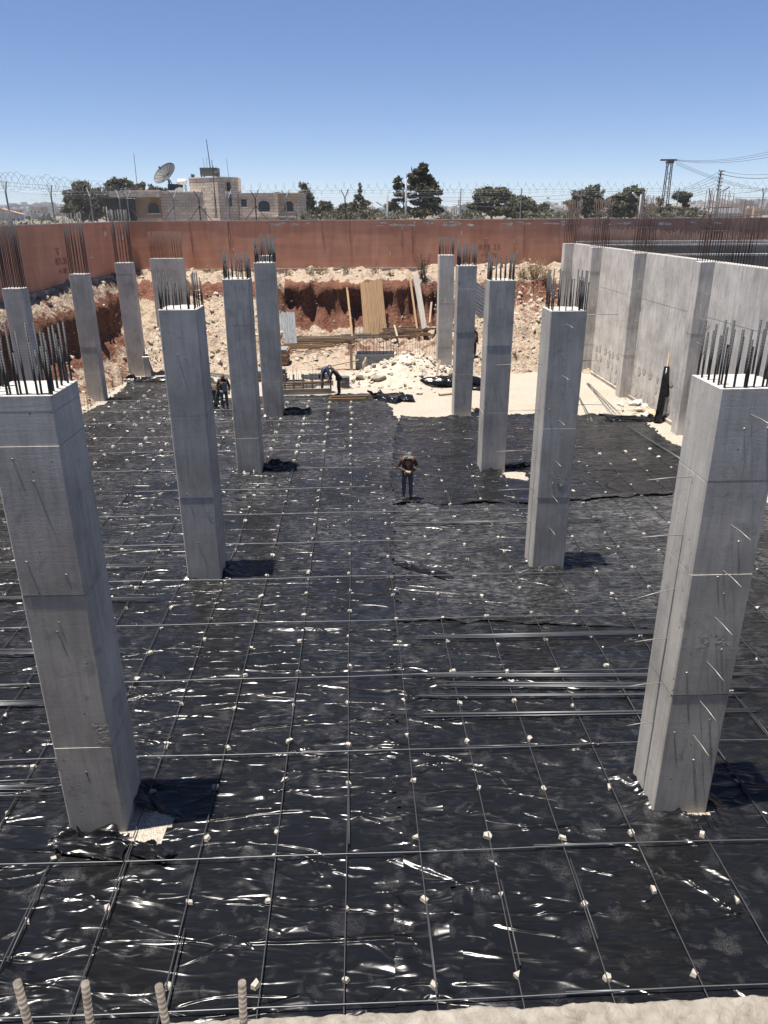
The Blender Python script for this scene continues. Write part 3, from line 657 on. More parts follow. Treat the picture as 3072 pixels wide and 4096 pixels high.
for py in PY:
    x1 = wface(py); rr = random.Random(py); pm = MB(); zz = [0] + [rr.uniform(1.4, 2.2), rr.uniform(3.2, 4.2), rr.uniform(5.0, 5.6)] + [WH+0.015]
    for a, b in zip(zz[:-1], zz[1:]):
        o = rr.uniform(-.006,.006); pm.prism([(x1-.55+o, py+.02), (x1-.53+o, py+o), (x1+.1, py+o), (x1+.1, py+.62), (x1-.55+o, py+.62)], a + (.006 if a else 0), b - .006)
    pm.prism([(x1-.545, py+.01), (x1+.08, py+.01), (x1+.08, py+.6), (x1-.545, py+.6)], .1, WH-.05)
    pm.build('pilaster', M['wall_concrete'], rw)
    for i in range(9):
        for j in range(2):
            link('starter_bar', bar_mesh(round(2.45 + rr.uniform(-.08,.1), 2), 0.0125, M['rebar_rust']), rw, (x1-.48 + .1*i, py + .08 + .46*j, WH-.05), (rr.uniform(-.015,.015), rr.uniform(-.015,.015), 0))
    for zt in (1.1, 1.9):
        hoop = [(x1-.52, py+.04, WH+zt), (x1+.36, py+.04, WH+zt+.02), (x1+.36, py+.58, WH+zt), (x1-.52, py+.58, WH+zt-.02), (x1-.52, py+.04, WH+zt)]
        if rr.random() < 0.7: MB().tube(hoop, .009, 4).build('stirrup', M['rebar_rust'], rw)
    for z in np.arange(0.9, 6.3, 0.92):                   # rods poking out towards the pit and towards the viewer
        MB().tube([(x1-.5, py+.3, z), (x1-.53-rr.uniform(.35,.6), py+.25, z + rr.uniform(-.05,.03))], .006, 4).build('tie_rod', M['wire_rod'], rw)
        if rr.random() < .8: MB().tube([(x1-.3, py+.05, z+.1), (x1-.2, py-.3, z+.06)], .006, 4).build('tie_rod', M['wire_rod'], rw)
rr = random.Random(8); ny = 0; y = 22.3
while y < 48.1:
    x1 = wface(y)
    for dx in (.07, .35):
        link('dowel_bar', bar_mesh(round(0.95 + .06*rr.randint(0, 3), 2), 0.0068, M['rebar_rust']), rw, (x1 + dx, y, WH-.05), (rr.uniform(-.03,.03), rr.uniform(-.03,.03), 0))
    y += 0.19
MB().prism([(wface(12)+.012, 12), (wface(12)+.408, 12), (wface(48.2)+.408, 48.2), (wface(48.2)+.012, 48.2)], WH-.004, WH+.012).build('top_surface', M['top'], rw)
# damp patches where tie holes were filled
damp = plain('damp_filler', (0.37, 0.335, 0.295), 0.9, 0, 0.2, 4)
for py0, py1 in ((29.6, 36.1), (36.3, 42.3)):
    for r_ in range(3):
        for c_ in range(8):
            if rr.random() < .22: continue
            y = py0 + .75 + (py1-py0-1.3)*c_/7 + rr.uniform(-.14,.14); z = .45 + .55*r_ + rr.uniform(-.1,.1); a, b = rr.uniform(.12,.22), rr.uniform(.13,.25)
            pts = [(y + a*math.cos(q*math.pi/5)*rr.uniform(.8,1.15), z + b*math.sin(q*math.pi/5)*rr.uniform(.8,1.2)) for q in range(10)]
            x1 = wface(y); MB().add([(wface(p[0])-.012, p[0], p[1]) for p in pts], [tuple(reversed(range(10)))]).build('filler_patch', damp, rw)
rw['kind'] = 'thing'

# platform behind the retaining wall covered in black membrane
def membrane():
    t = NT('dimpled_black_membrane'); c = t.coord(); v = t.voro(c, 7); n = t.noise(c, 12, 5, 0.7); n2 = t.noise(c, .6, 4)
    col = t.mix(t.ramp(n, [(.55, 0.0), (.75, .6)]), (.010, .0105, .0115), (.07, .068, .066))
    return t.fin(col, .9, 0, t.bump(v, 1.0, .08), .08)
M['membrane'] = membrane()
pf = MB(); pf.prism([(wface(12)+.43, 12), (59.9, 12), (59.9, 55.6), (13.2, 55.6), (13.2, 48.4), (wface(48.2)+.43, 48.2)], 4.0, 6.42)
pf = pf.build('backfill_platform', M['membrane']); tag(pf, 'black membrane covered platform behind the retaining wall', None, kind='structure')
for yy_, hh in ((51.0, .10), (39.3, .09), (55.3, .16)):
    MB().box((36.5, yy_, 6.42 + hh/2), (46 if yy_ != 39.3 else 45.5, .22, hh)).build('edge_strip', M['coping'], pf)
cl = thing('starter_bar_cage', 'tall rusty cage of starter bars on the black platform', 'rebar cage', (13.55, 30.6, 6.4), 0)
for i in range(8):
    for j in range(2): link('starter_bar', bar_mesh(2.5, .0125, M['rebar_rust']), cl, (.12*i, .5*j, 0), (rr.uniform(-.02,.02), rr.uniform(-.03,.03), 0))
MB().tube([(-.05,-.05,1.9),(.9,-.05,1.95),(.9,.55,1.93),(-.05,.55,1.9),(-.05,-.05,1.9)], .012, 4).build('stirrup', M['rebar_rust'], cl)

# ------------------------------------------------------------------ near wall the photographer leans over
nw = thing('concrete_wall', 'rough pale top of the near concrete wall at the bottom edge', 'wall', (0,0,0))
n = 240; XX, YY = np.meshgrid(np.concatenate([np.linspace(-6, -1.6, 60), np.linspace(-1.59, 1.69, 520), np.linspace(1.7, 6, 60)]), np.linspace(-0.1, 1, 110)); e0 = 1.392 + 0.043*XX + 0.02*(fbm(XX*5, XX*0+3, 2)-.5) + 0.009*(fbm(XX*38, XX*0+3, 1, 3)-.5) ; yc = e0 - 0.62*(1-np.clip(YY,0,1))
zz = 6.5 + (fbm(XX*9, yc*9, 1, 4)-.5)*.03 + (fbm(XX*46, yc*46, 2, 3)-.5)*.007 - 0.05*np.clip((YY-.96)/.04, 0, 1)
me, _ = grid_mesh('top_surface', XX, yc, zz, M['kerb']); link('top_surface', me, nw)
MB().prism([(-6, .72 - .258), (6, .72 + .258), (6, 1.335 + .258), (-6, 1.335 - .258)], 0, 6.46).build('wall_face', M['wall_concrete'], nw)
for i, (px_, py_) in enumerate(((68, 3928), (340, 3932), (635, 3944), (968, 3930))):
    p = At(px_, py_, 0.98); b0 = p + Vector((0.03*(-1)**i*.4, -.03, -.62))
    MB().tube([b0, (b0+p)/2 + Vector((.006*(-1)**i, 0, 0)), p], [.0078, .0078, .0078], 10).build('starter_bar', M['rebar_dusty'], nw, True)
slab = MB().box((0, -6, 5.5), (60, 12.4, 1.7)).build('near_platform', M['gravel']); tag(slab, 'gravel platform the photograph is taken from', None, kind='structure')

# ------------------------------------------------------------------ rust-red boundary wall
WT, WB = 8.03, 4.3                                     # top and foot
def bwall(label, a, b, seed, thick=0.3, face=1):
    """straight wall from a to b; face side is to the right of a->b times face"""
    a = Vector((*a, 0)); b = Vector((*b, 0)); L = (b-a).length; ang = math.atan2(b.y-a.y, b.x-a.x)
    t = thing('boundary_wall', label, 'wall', (a.x, a.y, 0), ang); n = int(L/0.35); nz = 14
    U, Zr = np.meshgrid(np.linspace(0, L, n), np.linspace(0, 1, nz)); top = WT + 0.05*(fbm(U*0.25, U*0, seed)-.5)
    Zz = WB + (top-WB)*Zr; off = 0.03*(fbm(U*0.4, Zz*0.6, seed+1)-.5)
    me, _ = grid_mesh('wall_face', U, -face*(thick/2 + off), Zz, M['plaster'], None, False); link('wall_face', me, t)
    MB().box((L/2, 0, (WB+WT-.06)/2), (L, thick-.05, WT-WB-.06)).build('wall_core', M['plaster'], t)
    U2, V2 = np.meshgrid(np.linspace(0, L, n), np.array([-1., 1.])); tt = WT + 0.05*(fbm(U2*0.25, U2*0, seed)-.5) + .005
    me, _ = grid_mesh('coping', U2, V2*(thick/2+.03), tt, M['coping'], None, False); link('coping', me, t)
    cm = MB(); cm.box((L/2, -face*(thick/2+.012), WT-.012), (L, .03, .05)); cm.build('coping_edge', M['coping'], t)
    MB().box((L/2, -face*(thick/2+.1), WB+.22), (L, .22, .52)).build('footing', M['footing'], t)
    return t, L, ang, face, thick
far = bwall('long rust red rendered boundary wall across the back of the site', (-18.0, 56.6), (59.0, 58.6), 3)
lef = bwall('shaded rust red boundary wall running along the left side', (-18.25, 20.0), (-18.0, 56.4), 5)
rp = random.Random(12)
def patch(w, u, z, a, b, m='peel', name='bare_patch', proud=0.025):
    t, L, ang, face, th = w; k = 11
    pts = [(u + a*math.cos(q*2*math.pi/k)*rp.uniform(.55,1.2), -face*(th/2+proud), z + b*math.sin(q*2*math.pi/k)*rp.uniform(.5,1.25)) for q in range(k)]
    MB().add(pts, [tuple(range(k))]).build(name, M[m], t)
def u_at(w, px_, py_, Y): return At(px_, py_, Y).x + 18.0
for i in range(46):                                    # peeled render just below the coping
    px_ = rp.choice((rp.uniform(1080, 1240), rp.uniform(1500, 1660), rp.uniform(1700, 1900), rp.uniform(2010, 2260), rp.uniform(2330, 2900)))
    patch(far, u_at(far, px_, 890, 57), WT-.28 + rp.uniform(-.12,.1), rp.uniform(.1,.38), rp.uniform(.04,.11))
for px_, z in ((1608, -.55), (1835, -1.6), (1838, -2.4), (1560, -2.2), (930, -1.9), (1940, -2.6), (2060, -1.4), (2075, -2.2), (1848, -.9)): patch(far, u_at(far, px_, 900, 57), WT+z, .05, rp.uniform(.15,.35))
for px_ in (765, 915, 920, 1080, 1290, 1400, 1608, 1650, 2100, 2240): # hairline cracks and stains running down
    u = u_at(far, px_, 900, 57); pts = []; z = WT-.1
    zend = WT - rp.uniform(1.2, 2.9)
    while z > zend: pts.append((u + rp.uniform(-.035,.035), -(.15+.02), z)); z -= .22
    MB().tube(pts, .016, 3).build('crack', M['ink'], far[0])
for u, z in ((34.8, -1.0), (31.5, -.7)): patch(lef, u, WT+z, .3, .22)
patch(lef, 28.5, WT-2.0, .35, .06)
def wall_text(w, txt, u, z, size):
    cu = bpy.data.curves.new('survey_mark', 'FONT'); cu.body = txt; cu.size = size; cu.extrude = .002; cu.align_x = 'CENTER'; cu.space_character = 1.15
    tmp = bpy.data.objects.new('survey_mark', cu); COL.objects.link(tmp); dg = bpy.context.evaluated_depsgraph_get(); me = bpy.data.meshes.new_from_object(tmp.evaluated_get(dg)); bpy.data.objects.remove(tmp)
    me.materials.clear(); me.materials.append(M['ink']); o = link('survey_mark', me, w[0], (u, -(w[4]/2+.03), z), (math.pi/2, 0, 0)); return o
def tri_mark(w, u, z, s):
    y = -(w[4]/2+.03); MB().tube([(u-s/2, y, z+s*.6), (u+s/2, y, z+s*.6), (u, y, z-.1), (u-s/2, y, z+s*.6)], .018, 4).build('survey_mark', M['ink'], w[0])
um = u_at(far, 1960, 980, 57); wall_text(far, '875.25', um, 5.95, .52); wall_text(far, '+1.00', um, 5.42, .48); tri_mark(far, um-.3, 6.5, .42)
wall_text(lef, '875.25', 24.0, 5.9, .5); wall_text(lef, '+1.00', 24.0, 5.4, .42); tri_mark(lef, 23.7, 6.5, .42)

# ------------------------------------------------------------------ fence on the wall
post_me = {}
def fence(w, label, us, tilt_dir):
    t, L, ang, face, th = w; f = thing('security_fence', label, 'fence', (t.location.x, t.location.y, WT), ang); rr = random.Random(L)
    for i, (u, kind) in enumerate(us):
        y = 0.0; mb = MB(); m = 'post' if kind != 'd' else 'post_dark'
        if kind == 'i': mb.tube([(u, y, -.3), (u, y, 2.0)], .035, 6)
        else:
            mb.tube([(u, y, -.3), (u, y, 1.45)], .042, 6)
            mb.tube([(u, y, 1.42), (u-.26, y-.24, 1.95)], .032, 6).tube([(u, y, 1.42), (u+.24, y+.24, 2.0)], .036, 6)
        mb.build('post', M[m], f)
        if kind in 'bd':
            for s in (-1, 1):
                if kind == 'b' and s > 0 and i % 2: continue
                MB().tube([(u + s*.85, y, -.05), (u, y, .95)], .028, 5).build('brace', M['post_dark'], f)
    u0, u1 = us[0][0]-6, us[-1][0]+6
    mb = MB(); sp = .115; hgt = 1.5; n = int((u1-u0)/sp)
    for k in range(n):
        ub = u0 + k*sp
        mb.tube([(ub, .0, 0), (ub+hgt, .0, hgt)], .002, 3, False); mb.tube([(ub, .004, 0), (ub-hgt, .004, hgt)], .002, 3, False)
    tag(mb.build('chain_link', M['wire'], f), kind='stuff')
    for z, y in ((1.5, 0), (1.62, -.08), (1.75, -.16), (1.9, -.23), (1.75, .16), (1.92, .22)):
        pts = [(u0 + (u1-u0)*k/60, y, z + .02*math.sin(k*1.7)) for k in range(61)]; MB().tube(pts, .005, 3).build('barbed_strand', M['wire'], f)
    pts = []; rad = .4; turns = int((u1-u0)/.58); r2 = random.Random(5); rad_k = 1
    for k in range(turns*14):
        if k % 14 == 0: rad_k = r2.uniform(.72, 1.12); jit = r2.uniform(-.12, .12)
        a = 2*math.pi*k/14; pts.append((u0 + (u1-u0)*k/(turns*14) + .13*math.sin(a*2) + jit*.5, rad*rad_k*math.cos(a)*.7, 2.0 + jit*.4 + rad*rad_k*math.sin(a)))
    MB().tube(pts, .0075, 3).build('razor_coil', M['wire'], f)
def fu(px_): return u_at(far, px_, 870, 57)
fence(far, 'chain link fence with razor coil on top of the back wall', [(fu(525), 'b'), (fu(705), 'b'), (fu(805), 'd'), (fu(920), 'y')] + [(fu(p), k) for p, k in ((1027,'d'),(1148,'b'),(1382,'d'),(1842,'i'),(2084,'i'),(2325,'i'),(2572,'i'),(2580,'y'),(2715,'i'),(2845,'y'),(3060,'y'))], 0)
fence(lef, 'chain link fence with razor coil along the left wall', [(9.0,'y'), (14.0,'y'), (19.2,'y'), (24.4,'y'), (30.2,'b'), (35.6,'b')], 0)

# ------------------------------------------------------------------ stone house beyond the wall
def stone(name, base, bw=0.62, bh=0.27):
    t = NT(name); c = t.n('TexCoord'); sx = t.n('SeparateXYZ'); t.l(c.outputs['Object'], sx.inputs[0]); cb = t.n('CombineXYZ')
    t.l(t.math('ADD', sx.outputs[0], sx.outputs[1]), cb.inputs[0]); t.l(sx.outputs[2], cb.inputs[1])
    b = t.n('TexBrick'); t.l(cb.outputs[0], b.inputs['Vector']); b.inputs['Scale'].default_value = 1.0; b.inputs['Brick Width'].default_value = bw; b.inputs['Row Height'].default_value = bh; b.inputs['Mortar Size'].default_value = .02
    b.inputs['Color1'].default_value = (*[x*.82 for x in base], 1); b.inputs['Color2'].default_value = (*[min(1, x*1.12) for x in base], 1); b.inputs['Mortar'].default_value = (*[x*.5 for x in base], 1)
    n = t.noise(c.outputs['Object'], .7, 6, .65); col = t.mix(.45, b.outputs['Color'], t.ramp(n, [(.3, .6), (.7, 1.2)]), 'MULTIPLY')
    return t.fin(col, .9, 0, t.bump(b.outputs['Fac'], -.5, .03), .2)
M['stone'] = stone('cut_stone', (0.60, 0.495, 0.405)); M['stone2'] = stone('plain_stone', (0.54, 0.455, 0.38)); M['stone_tan'] = plain('tan_render', (0.32, 0.215, 0.15), .9, 0, .2, 1.0)
M['glass'] = plain('dark_window_glass', (.02, .022, .025), .2, 0, .1); M['dish'] = plain('mesh_dish', (.075, .078, .08), .7, .1)
HY = 80.0
def hx(px_): return At(px_, 870, HY).x
def hz(py_, Y=HY): return At(1000, py_, Y).z
hs = thing('stone_house', 'flat roofed stone house with square tower beyond the back wall', 'house', (hx(760), HY, z0)); ox, oz = hx(760), z0
def hb(px0, px1, py0, y0, y1, name, m, parent=None, base=None):
    x0, x1 = hx(px0)-ox, hx(px1)-ox; zt = hz(py0) - oz; zb = 0 if base is None else hz(base) - oz
    return MB().box(((x0+x1)/2, (y0+y1)/2, (zt+zb)/2), (x1-x0, y1-y0, zt-zb)).build(name, M[m], parent or hs)
hb(548, 862, 768, 0.0, 9, 'wing_wall', 'stone2'); hb(550, 650, 788, -.06, .0, 'stained_render', 'stone_tan', None, 868)
rf = hb(463, 660, 764, -1.2, 7, 'roof_slab', 'stone2', None, 786); hb(500, 640, 757, .5, 6, 'parapet', 'stone2', rf, 764); hb(655, 862, 766, -.05, 9, 'coping', 'coping', rf, 769)
lx0, lx1 = hx(395)-ox, hx(548)-ox
za, zb2 = hz(792)-oz, hz(773)-oz
MB().box(((lx0+lx1)/2, 5.2, za/2), (lx1-lx0, .2, za)).build('porch_back_wall', M['stone_tan'], hs)
MB().prism([(lx0-.8, za-.12), (lx1-2.0, zb2-.15), (lx1, zb2-.1), (lx1, zb2), (lx1-2.0, zb2), (lx0-.8, za)], -.8, 5.4, 'y').build('porch_roof', M['dark'], hs)
MB().box(((lx0+lx1)/2, -.7, za-.35), (lx1-lx0, .06, .7)).build('porch_awning', M['dark'], hs)
for k in range(5): MB().box((lx0 + (lx1-lx0)*k/4, -.62, za/2), (.14, .14, za)).build('porch_post', M['post_dark'], hs)
for k in range(4): MB().box((lx0 + (lx1-lx0)*(k+.5)/4, 2.6, za/2), ((lx1-lx0)/4-.1, .08, za)).build('porch_screen', M['dark'], hs)
# tower: turned square plan with a corner towards the viewer
tx0, txc, tx1 = hx(761)-ox, hx(890)-ox, hx(958)-ox; tt = hz(712)-oz
tw = MB().prism([(tx0, .9), (txc, -1.1), (tx1, .6), (tx1-.4, 4.5), (tx0+.5, 4.5)], 0, tt).build('tower', M['stone'], hs)
MB().prism([(tx0-.04, .86), (txc, -1.16), (tx1+.04, .56), (tx1-.36, 4.54), (tx0+.46, 4.54)], tt, tt+.1).build('coping', M['coping'], tw)
sl0, sl1 = hx(921)-ox, hx(928)-ox
MB().box(((sl0+sl1)/2+.05, -.32, (hz(730)+hz(826))/2-oz), (.26, .3, hz(730)-hz(826)), (0,0,.78)).build('slit_window', M['glass'], tw)
hb(958, 1103, 774, .4, 8, 'east_wall', 'stone'); hb(1108, 1197, 774, 1.6, 8, 'end_wall', 'stone2'); hb(1099, 1112, 776, .2, 1.8, 'quoin_pier', 'stone'); hb(1100, 1118, 768, .6, 1.6, 'chimney', 'dark', None, 777)
hb(957, 1200, 771, .3, 8.1, 'coping', 'coping', rf, 774); hb(958, 1197, 866, -.1, .5, 'plinth', 'coping', None, 870)
def window(px0, px1, py0, py1, arch, y, bars=True):
    x0, x1 = hx(px0)-ox, hx(px1)-ox; zt, zb = hz(py0)-oz, hz(py1)-oz; xm = (x0+x1)/2; r = (x1-x0)/2
    poly = [(x0, zb), (x1, zb)]
    if arch: s = zt - .45*r*1.4; poly += [(xm + r*math.cos(a), s + (zt-s)*math.sin(a)) for a in np.linspace(0, math.pi, 9)]
    else: poly += [(x1, zt), (x0, zt)]
    wn_ = MB().prism(poly, y-.02, y+.1, 'y').build('window', M['glass'], hs)
    MB().box((xm, y-.05, zb-.07), (x1-x0+.3, .24, .1)).build('sill', M['coping'], wn_)
    g_ = MB()
    for k in range(1, 6): g_.box((x0+(x1-x0)*k/6, y-.05, (zb+zt)/2-.1), (.02, .02, (zt-zb)*.86))
    for k in range(1, 5): g_.box((xm, y-.06, zb+(zt-zb)*k/5.6), ((x1-x0)*.97, .02, .02))
    g_.build('grille', M['wire'], wn_)
window(598, 640, 810, 850, True, -.13); window(820, 838, 796, 827, True, 0.0); window(966, 988, 797, 827, False, .4); window(1034, 1079, 803, 846, True, .4); window(1133, 1168, 805, 846, True, 1.6)
# roof equipment
def hpt(px_, py_, dy=0.0): return At(px_, py_, HY+dy)
def equip(name, label, cat): return thing(name, label, cat, (0,0,0))
e = equip('satellite_dish', 'large mesh satellite dish tilted on the flat roof', 'satellite dish'); dc = hpt(666, 702, 2.5); dn = Vector((-.42, -.62, .66)).normalized()
def dish(e, dc, dn, rad, dep, nr=14, rib=.02):
    A = dn.orthogonal().normalized(); B = dn.cross(A); mb = MB(); rings = 5; vs = [dc]; fs = []
    for r_ in range(1, rings+1):
        for k in range(nr*2): a = math.pi*k/nr; q = rad*r_/rings; vs.append(dc + (A*math.cos(a)+B*math.sin(a))*q + dn*dep*(r_/rings)**2)
    for k in range(nr*2): fs.append((0, 1+k, 1+(k+1) % (nr*2)))
    for r_ in range(rings-1):
        for k in range(nr*2): a0 = 1+r_*nr*2; fs.append((a0+k, a0+nr*2+k, a0+nr*2+(k+1)%(nr*2), a0+(k+1)%(nr*2)))
    mb.add(vs, fs).build('reflector', M['dish'], e, True)
    for k in range(nr):
        a = 2*math.pi*k/nr; s_r = .02 if k % 2 else .021
        MB().tube([dc + (A*math.cos(a)+B*math.sin(a))*rad*q + dn*(dep*q*q+s_r) for q in (0.05, .35, .7, 1.0)], rib, 4).build('rib', M['dark'], e)
    MB().tube([dc + (A*math.cos(2*math.pi*k/28)+B*math.sin(2*math.pi*k/28))*rad + dn*dep for k in range(29)], rib*1.3, 4).build('rim', M['dark'], e)
    fp = dc + dn*rad*.8; MB().tube([fp - dn*.12, fp + dn*.12], .1, 8).build('feed_horn', M['dark'], e)
    for k in range(3): a = 2.1*k; MB().tube([dc + (A*math.cos(a)+B*math.sin(a))*rad*.95 + dn*dep, fp], .012, 4).build('strut', M['dark'], e)
dish(e, dc, dn, 1.28, .34); base = Vector((dc.x+.25, dc.y+.3, hz(768)))
MB().tube([base, dc - dn*.1], .07, 8).build('mast', M['dark'], e)
for s in ((.6, 0), (-.2, .6), (.5, -.5)): MB().tube([base + Vector((s[0], s[1], 0)), dc - dn*.25 + Vector((.1,0,-.15))], .03, 5).build('stay', M['dark'], e)
MB().tube([dc - dn*.05, dc - dn*.3], .16, 10).build('hub', M['dark'], e)
e = equip('solar_water_heater', 'solar panels under a white tank on the house roof', 'water heater'); tk = hpt(727, 728, 2.0)
MB().tube([tk + Vector((-.47,0,0)), tk + Vector((-.42,0,0)), tk + Vector((.42,0,0)), tk + Vector((.47,0,0))], [.2, .27, .27, .2], 14).build('tank', M['white'], e, True)
for k in range(2): MB().box(hpt(688+28*k, 755, 1.6), (.8, .06, 1.5), (-.95, 0, .2)).build('solar_panel', M['dish'], e)
for s in (-.35, .35):
    for y_ in (-.2, .2): MB().tube([tk + Vector((s, y_, -.2)), Vector((tk.x+s, tk.y+y_*1.6, hz(768)))], .03, 5).build('leg', M['dark'], e)
e = equip('water_tank', 'square grey water tank on top of the tower', 'water tank'); q0, q1 = hpt(808, 706, 1.8), hpt(872, 672, 1.8); zb_ = tt + oz + .12
MB().box(((q0.x+q1.x)/2, q0.y, (q1.z+zb_+.18)/2), (q1.x-q0.x, 1.5, q1.z-zb_-.18)).build('tank', M['dish'], e)
for sx in (q0.x+.1, q1.x-.1):
    for sy in (-.6, .6): MB().box((sx, q0.y+sy, zb_+.08), (.12, .12, .2)).build('foot', M['dark'], e)
e = equip('black_barrel', 'small black barrel beside the grey tank on the tower', 'barrel'); p = hpt(866, 706, .6); MB().tube([Vector((p.x, p.y, zb_-.02)), Vector((p.x, p.y, zb_+.05)), Vector((p.x, p.y, zb_+.42)), Vector((p.x,p.y,zb_+.47))], [.19,.21,.21,.17], 12).build('drum', M['dark'], e, True)
e = equip('satellite_dish', 'tiny white satellite dish on the left corner of the tower', 'satellite dish'); dish(e, hpt(772, 707, 1.2), Vector((-.3,-.7,.6)).normalized(), .24, .06, 8, .008); p = hpt(772, 707, 1.3); MB().tube([p, Vector((p.x, p.y, zb_-.02))], .02, 5).build('mast', M['dark'], e)
for i, (a, b, r_, dy, lab) in enumerate((((535, 612), (551, 768), .035, 3, 'slim antenna whip standing on the low roof left of the dish'), ((825, 557), (842, 675), .05, 1.9, 'tallest antenna mast above the tower tank'), ((810, 632), (819, 672), .02, 1.9, 'short thin aerial left of the tallest mast'), ((825, 626), (829, 672), .02, 1.9, 'thin straight aerial close by the tallest mast'), ((906, 634), (915, 712), .025, 1.8, 'lone thin aerial at the right of the tower'), ((847, 640), (868, 869), .05, -1.6, 'tall pipe mast leaning before the tower front'), ((852, 664), (862, 869), .04, -1.7, 'second pipe mast against the tower front'))):
    top = hpt(*a, dy); bot = hpt(*b, dy); tag(MB().tube([Vector((bot.x, bot.y, bot.z-.1)), top], [r_, r_*.6], 5).build('antenna_mast', M['wire' if r_ < .03 else 'post_dark']), lab, 'antenna')
lp = equip('yard_lamp', 'small street lamp with white head in front of the house', 'lamp'); a = At(913, 775, 66); b = At(922, 869, 66)
MB().tube([Vector((a.x, a.y, z0)), a], .05, 6).build('post', M['post'], lp); MB().box(a + Vector((.12, 0, .06)), (.3, .2, .16)).build('lamp_head', M['white'], lp); MB().box(a + Vector((-.2, 0, .0)), (.1, .1, .4)).build('bracket', M['white'], lp)

# ------------------------------------------------------------------ trees
def foliage(name, a, b, c):
    t = NT(name); co = t.coord(); n = t.noise(co, 1.1, 4, .6); col = t.ramp(n, [(.3, a), (.5, b), (.72, c)])
    m = t.fin(col, .75, 0, None, .25); tr = t.n('BsdfTranslucent'); t.l(col, tr.inputs[0]); mx = t.n('MixShader'); mx.inputs[0].default_value = .22
    t.l(t.b.outputs[0], mx.inputs[1]); t.l(tr.outputs[0], mx.inputs[2]); t.l(mx.outputs[0], t.out.inputs[0]); return m
M['pine'] = foliage('pine_needles', (.04, .042, .024), (.072, .071, .041), (.135, .127, .075))
M['euca'] = foliage('eucalyptus_leaves', (.07, .067, .046), (.12, .115, .08), (.19, .18, .13))
M['oak'] = foliage('evergreen_leaves', (.05, .052, .03), (.092, .091, .054), (.155, .148, .092))
M['bark'] = plain('bark', (.09, .07, .055), .95, 0, .25, 4, bump=.4)
def tree(name, label, base, clumps, leaf, nleaf, mat_, trunk_r, group='trees beyond the back wall', spike=1.0, bare=0):
    """clumps: list of (dx,dz,rx,rz) in metres from the trunk foot; depth random"""
    base = Vector(base); r = random.Random(label); rg = np.random.default_rng(abs(hash(label)) % 1000 if False else sum(map(ord, label)))
    t = thing(name, label, 'tree', base, 0, group); H = max(c[1]+c[3] for c in clumps); P = []; tot = sum(c[2]*c[2]*c[3] for c in clumps)**1.0
    mbt = MB(); hz_ = max(c[1] for c in clumps)
    mbt.tube([(r.uniform(-.05,.05)*k, r.uniform(-.05,.05)*k, hz_*k/5) for k in range(6)], [trunk_r*(1-.15*k) for k in range(6)], 7)
    for (dx, dz, rx, rz) in clumps:
        ry = rx*r.uniform(.7, 1.1); dy = r.uniform(-.5, .5)*rx*.8
        if abs(dx) > .15: mbt.tube([(0, 0, max(.3, dz-abs(dx)*.6)), (dx*.55, dy*.5, dz-abs(dx)*.12), (dx, dy, dz)], [trunk_r*.42, trunk_r*.28, trunk_r*.12], 5)
        n = max(30, int(1.35*nleaf*(rx*rx*rz)**.75/sum((c[2]*c[2]*c[3])**.75 for c in clumps)))
        ns = max(4, int(n/28)); d = rg.normal(size=(ns, 3)); d /= np.linalg.norm(d, axis=1)[:,None]
        sub = d*rg.uniform(.35, 1.0, (ns,1))*np.array([rx, ry, rz]) + np.array([dx, dy, dz])
        per = n//ns; q = sub[:,None,:] + rg.normal(size=(ns, per, 3))*np.array([rx, ry, rz])*.24*np.array([1,1,.85])
        P.append(q.reshape(-1, 3))
    P = np.concatenate(P); n = len(P); P[:,2] = np.maximum(P[:,2], .1)
    a = rg.normal(size=(n,3)); a /= np.linalg.norm(a, axis=1)[:,None]; b = rg.normal(size=(n,3)); b -= a*(a*b).sum(1)[:,None]; b /= np.linalg.norm(b, axis=1)[:,None]
    s = leaf*rg.uniform(.55, 1.15, (n,1)); V = np.stack([P - a*s*spike - b*s*.15, P + b*s*.45, P + a*s*spike + b*s*.1, P - b*s*.45], 1).reshape(-1,3)
    me = bpy.data.meshes.new('crown'); me.vertices.add(len(V)); me.vertices.foreach_set('co', V.ravel()); me.loops.add(len(V)); me.loops.foreach_set('vertex_index', np.arange(len(V), dtype=np.int32))
    me.polygons.add(n); me.polygons.foreach_set('loop_start', np.arange(0, 4*n, 4, dtype=np.int32)); me.update(calc_edges=True); me.materials.append(M[mat_]); link('crown', me, t)
    mbt.build('trunk', M['bark'], t, True); return t
def ptree(name, label, pxb, Y, cl, leaf, nleaf, mat_, tr, **kw):
    """cl in photo pixels: (x, y, rx, ry) -> metres at depth Y"""
    b0 = At(pxb, 869, Y); s = (At(pxb+100, 800, Y) - At(pxb, 800, Y)).x/100; out = []
    for (x, y, rx, ry) in cl:
        p = At(x, y, Y); out.append((p.x - b0.x, p.z - z0, rx*s, ry*s))
    return tree(name, label, (b0.x, Y, z0), out, leaf, nleaf, mat_, tr, **kw)
ptree('eucalyptus_tree', 'grey green bushy tree at the left of the house porch', 330, 76, [(325,755,35,28),(290,795,32,30),(350,785,38,35),(310,840,45,30),(375,820,38,35),(270,840,14,28),(395,770,20,18),(370,860,50,20)], .22, 5200, 'euca', .16)
ptree('eucalyptus_tree', 'thin topped grey tree showing above the low house roof', 500, 100, [(432,735,18,17),(470,735,24,20),(490,725,18,15),(520,738,22,18),(560,748,26,18),(600,755,18,14),(450,765,30,20),(540,768,50,14)], .25, 2800, 'euca', .16)
ptree('eucalyptus_tree', 'bare tipped grey shrub tree behind the big dish', 640, 100, [(640,758,24,14),(610,765,16,10),(660,765,22,10)], .24, 500, 'euca', .1)
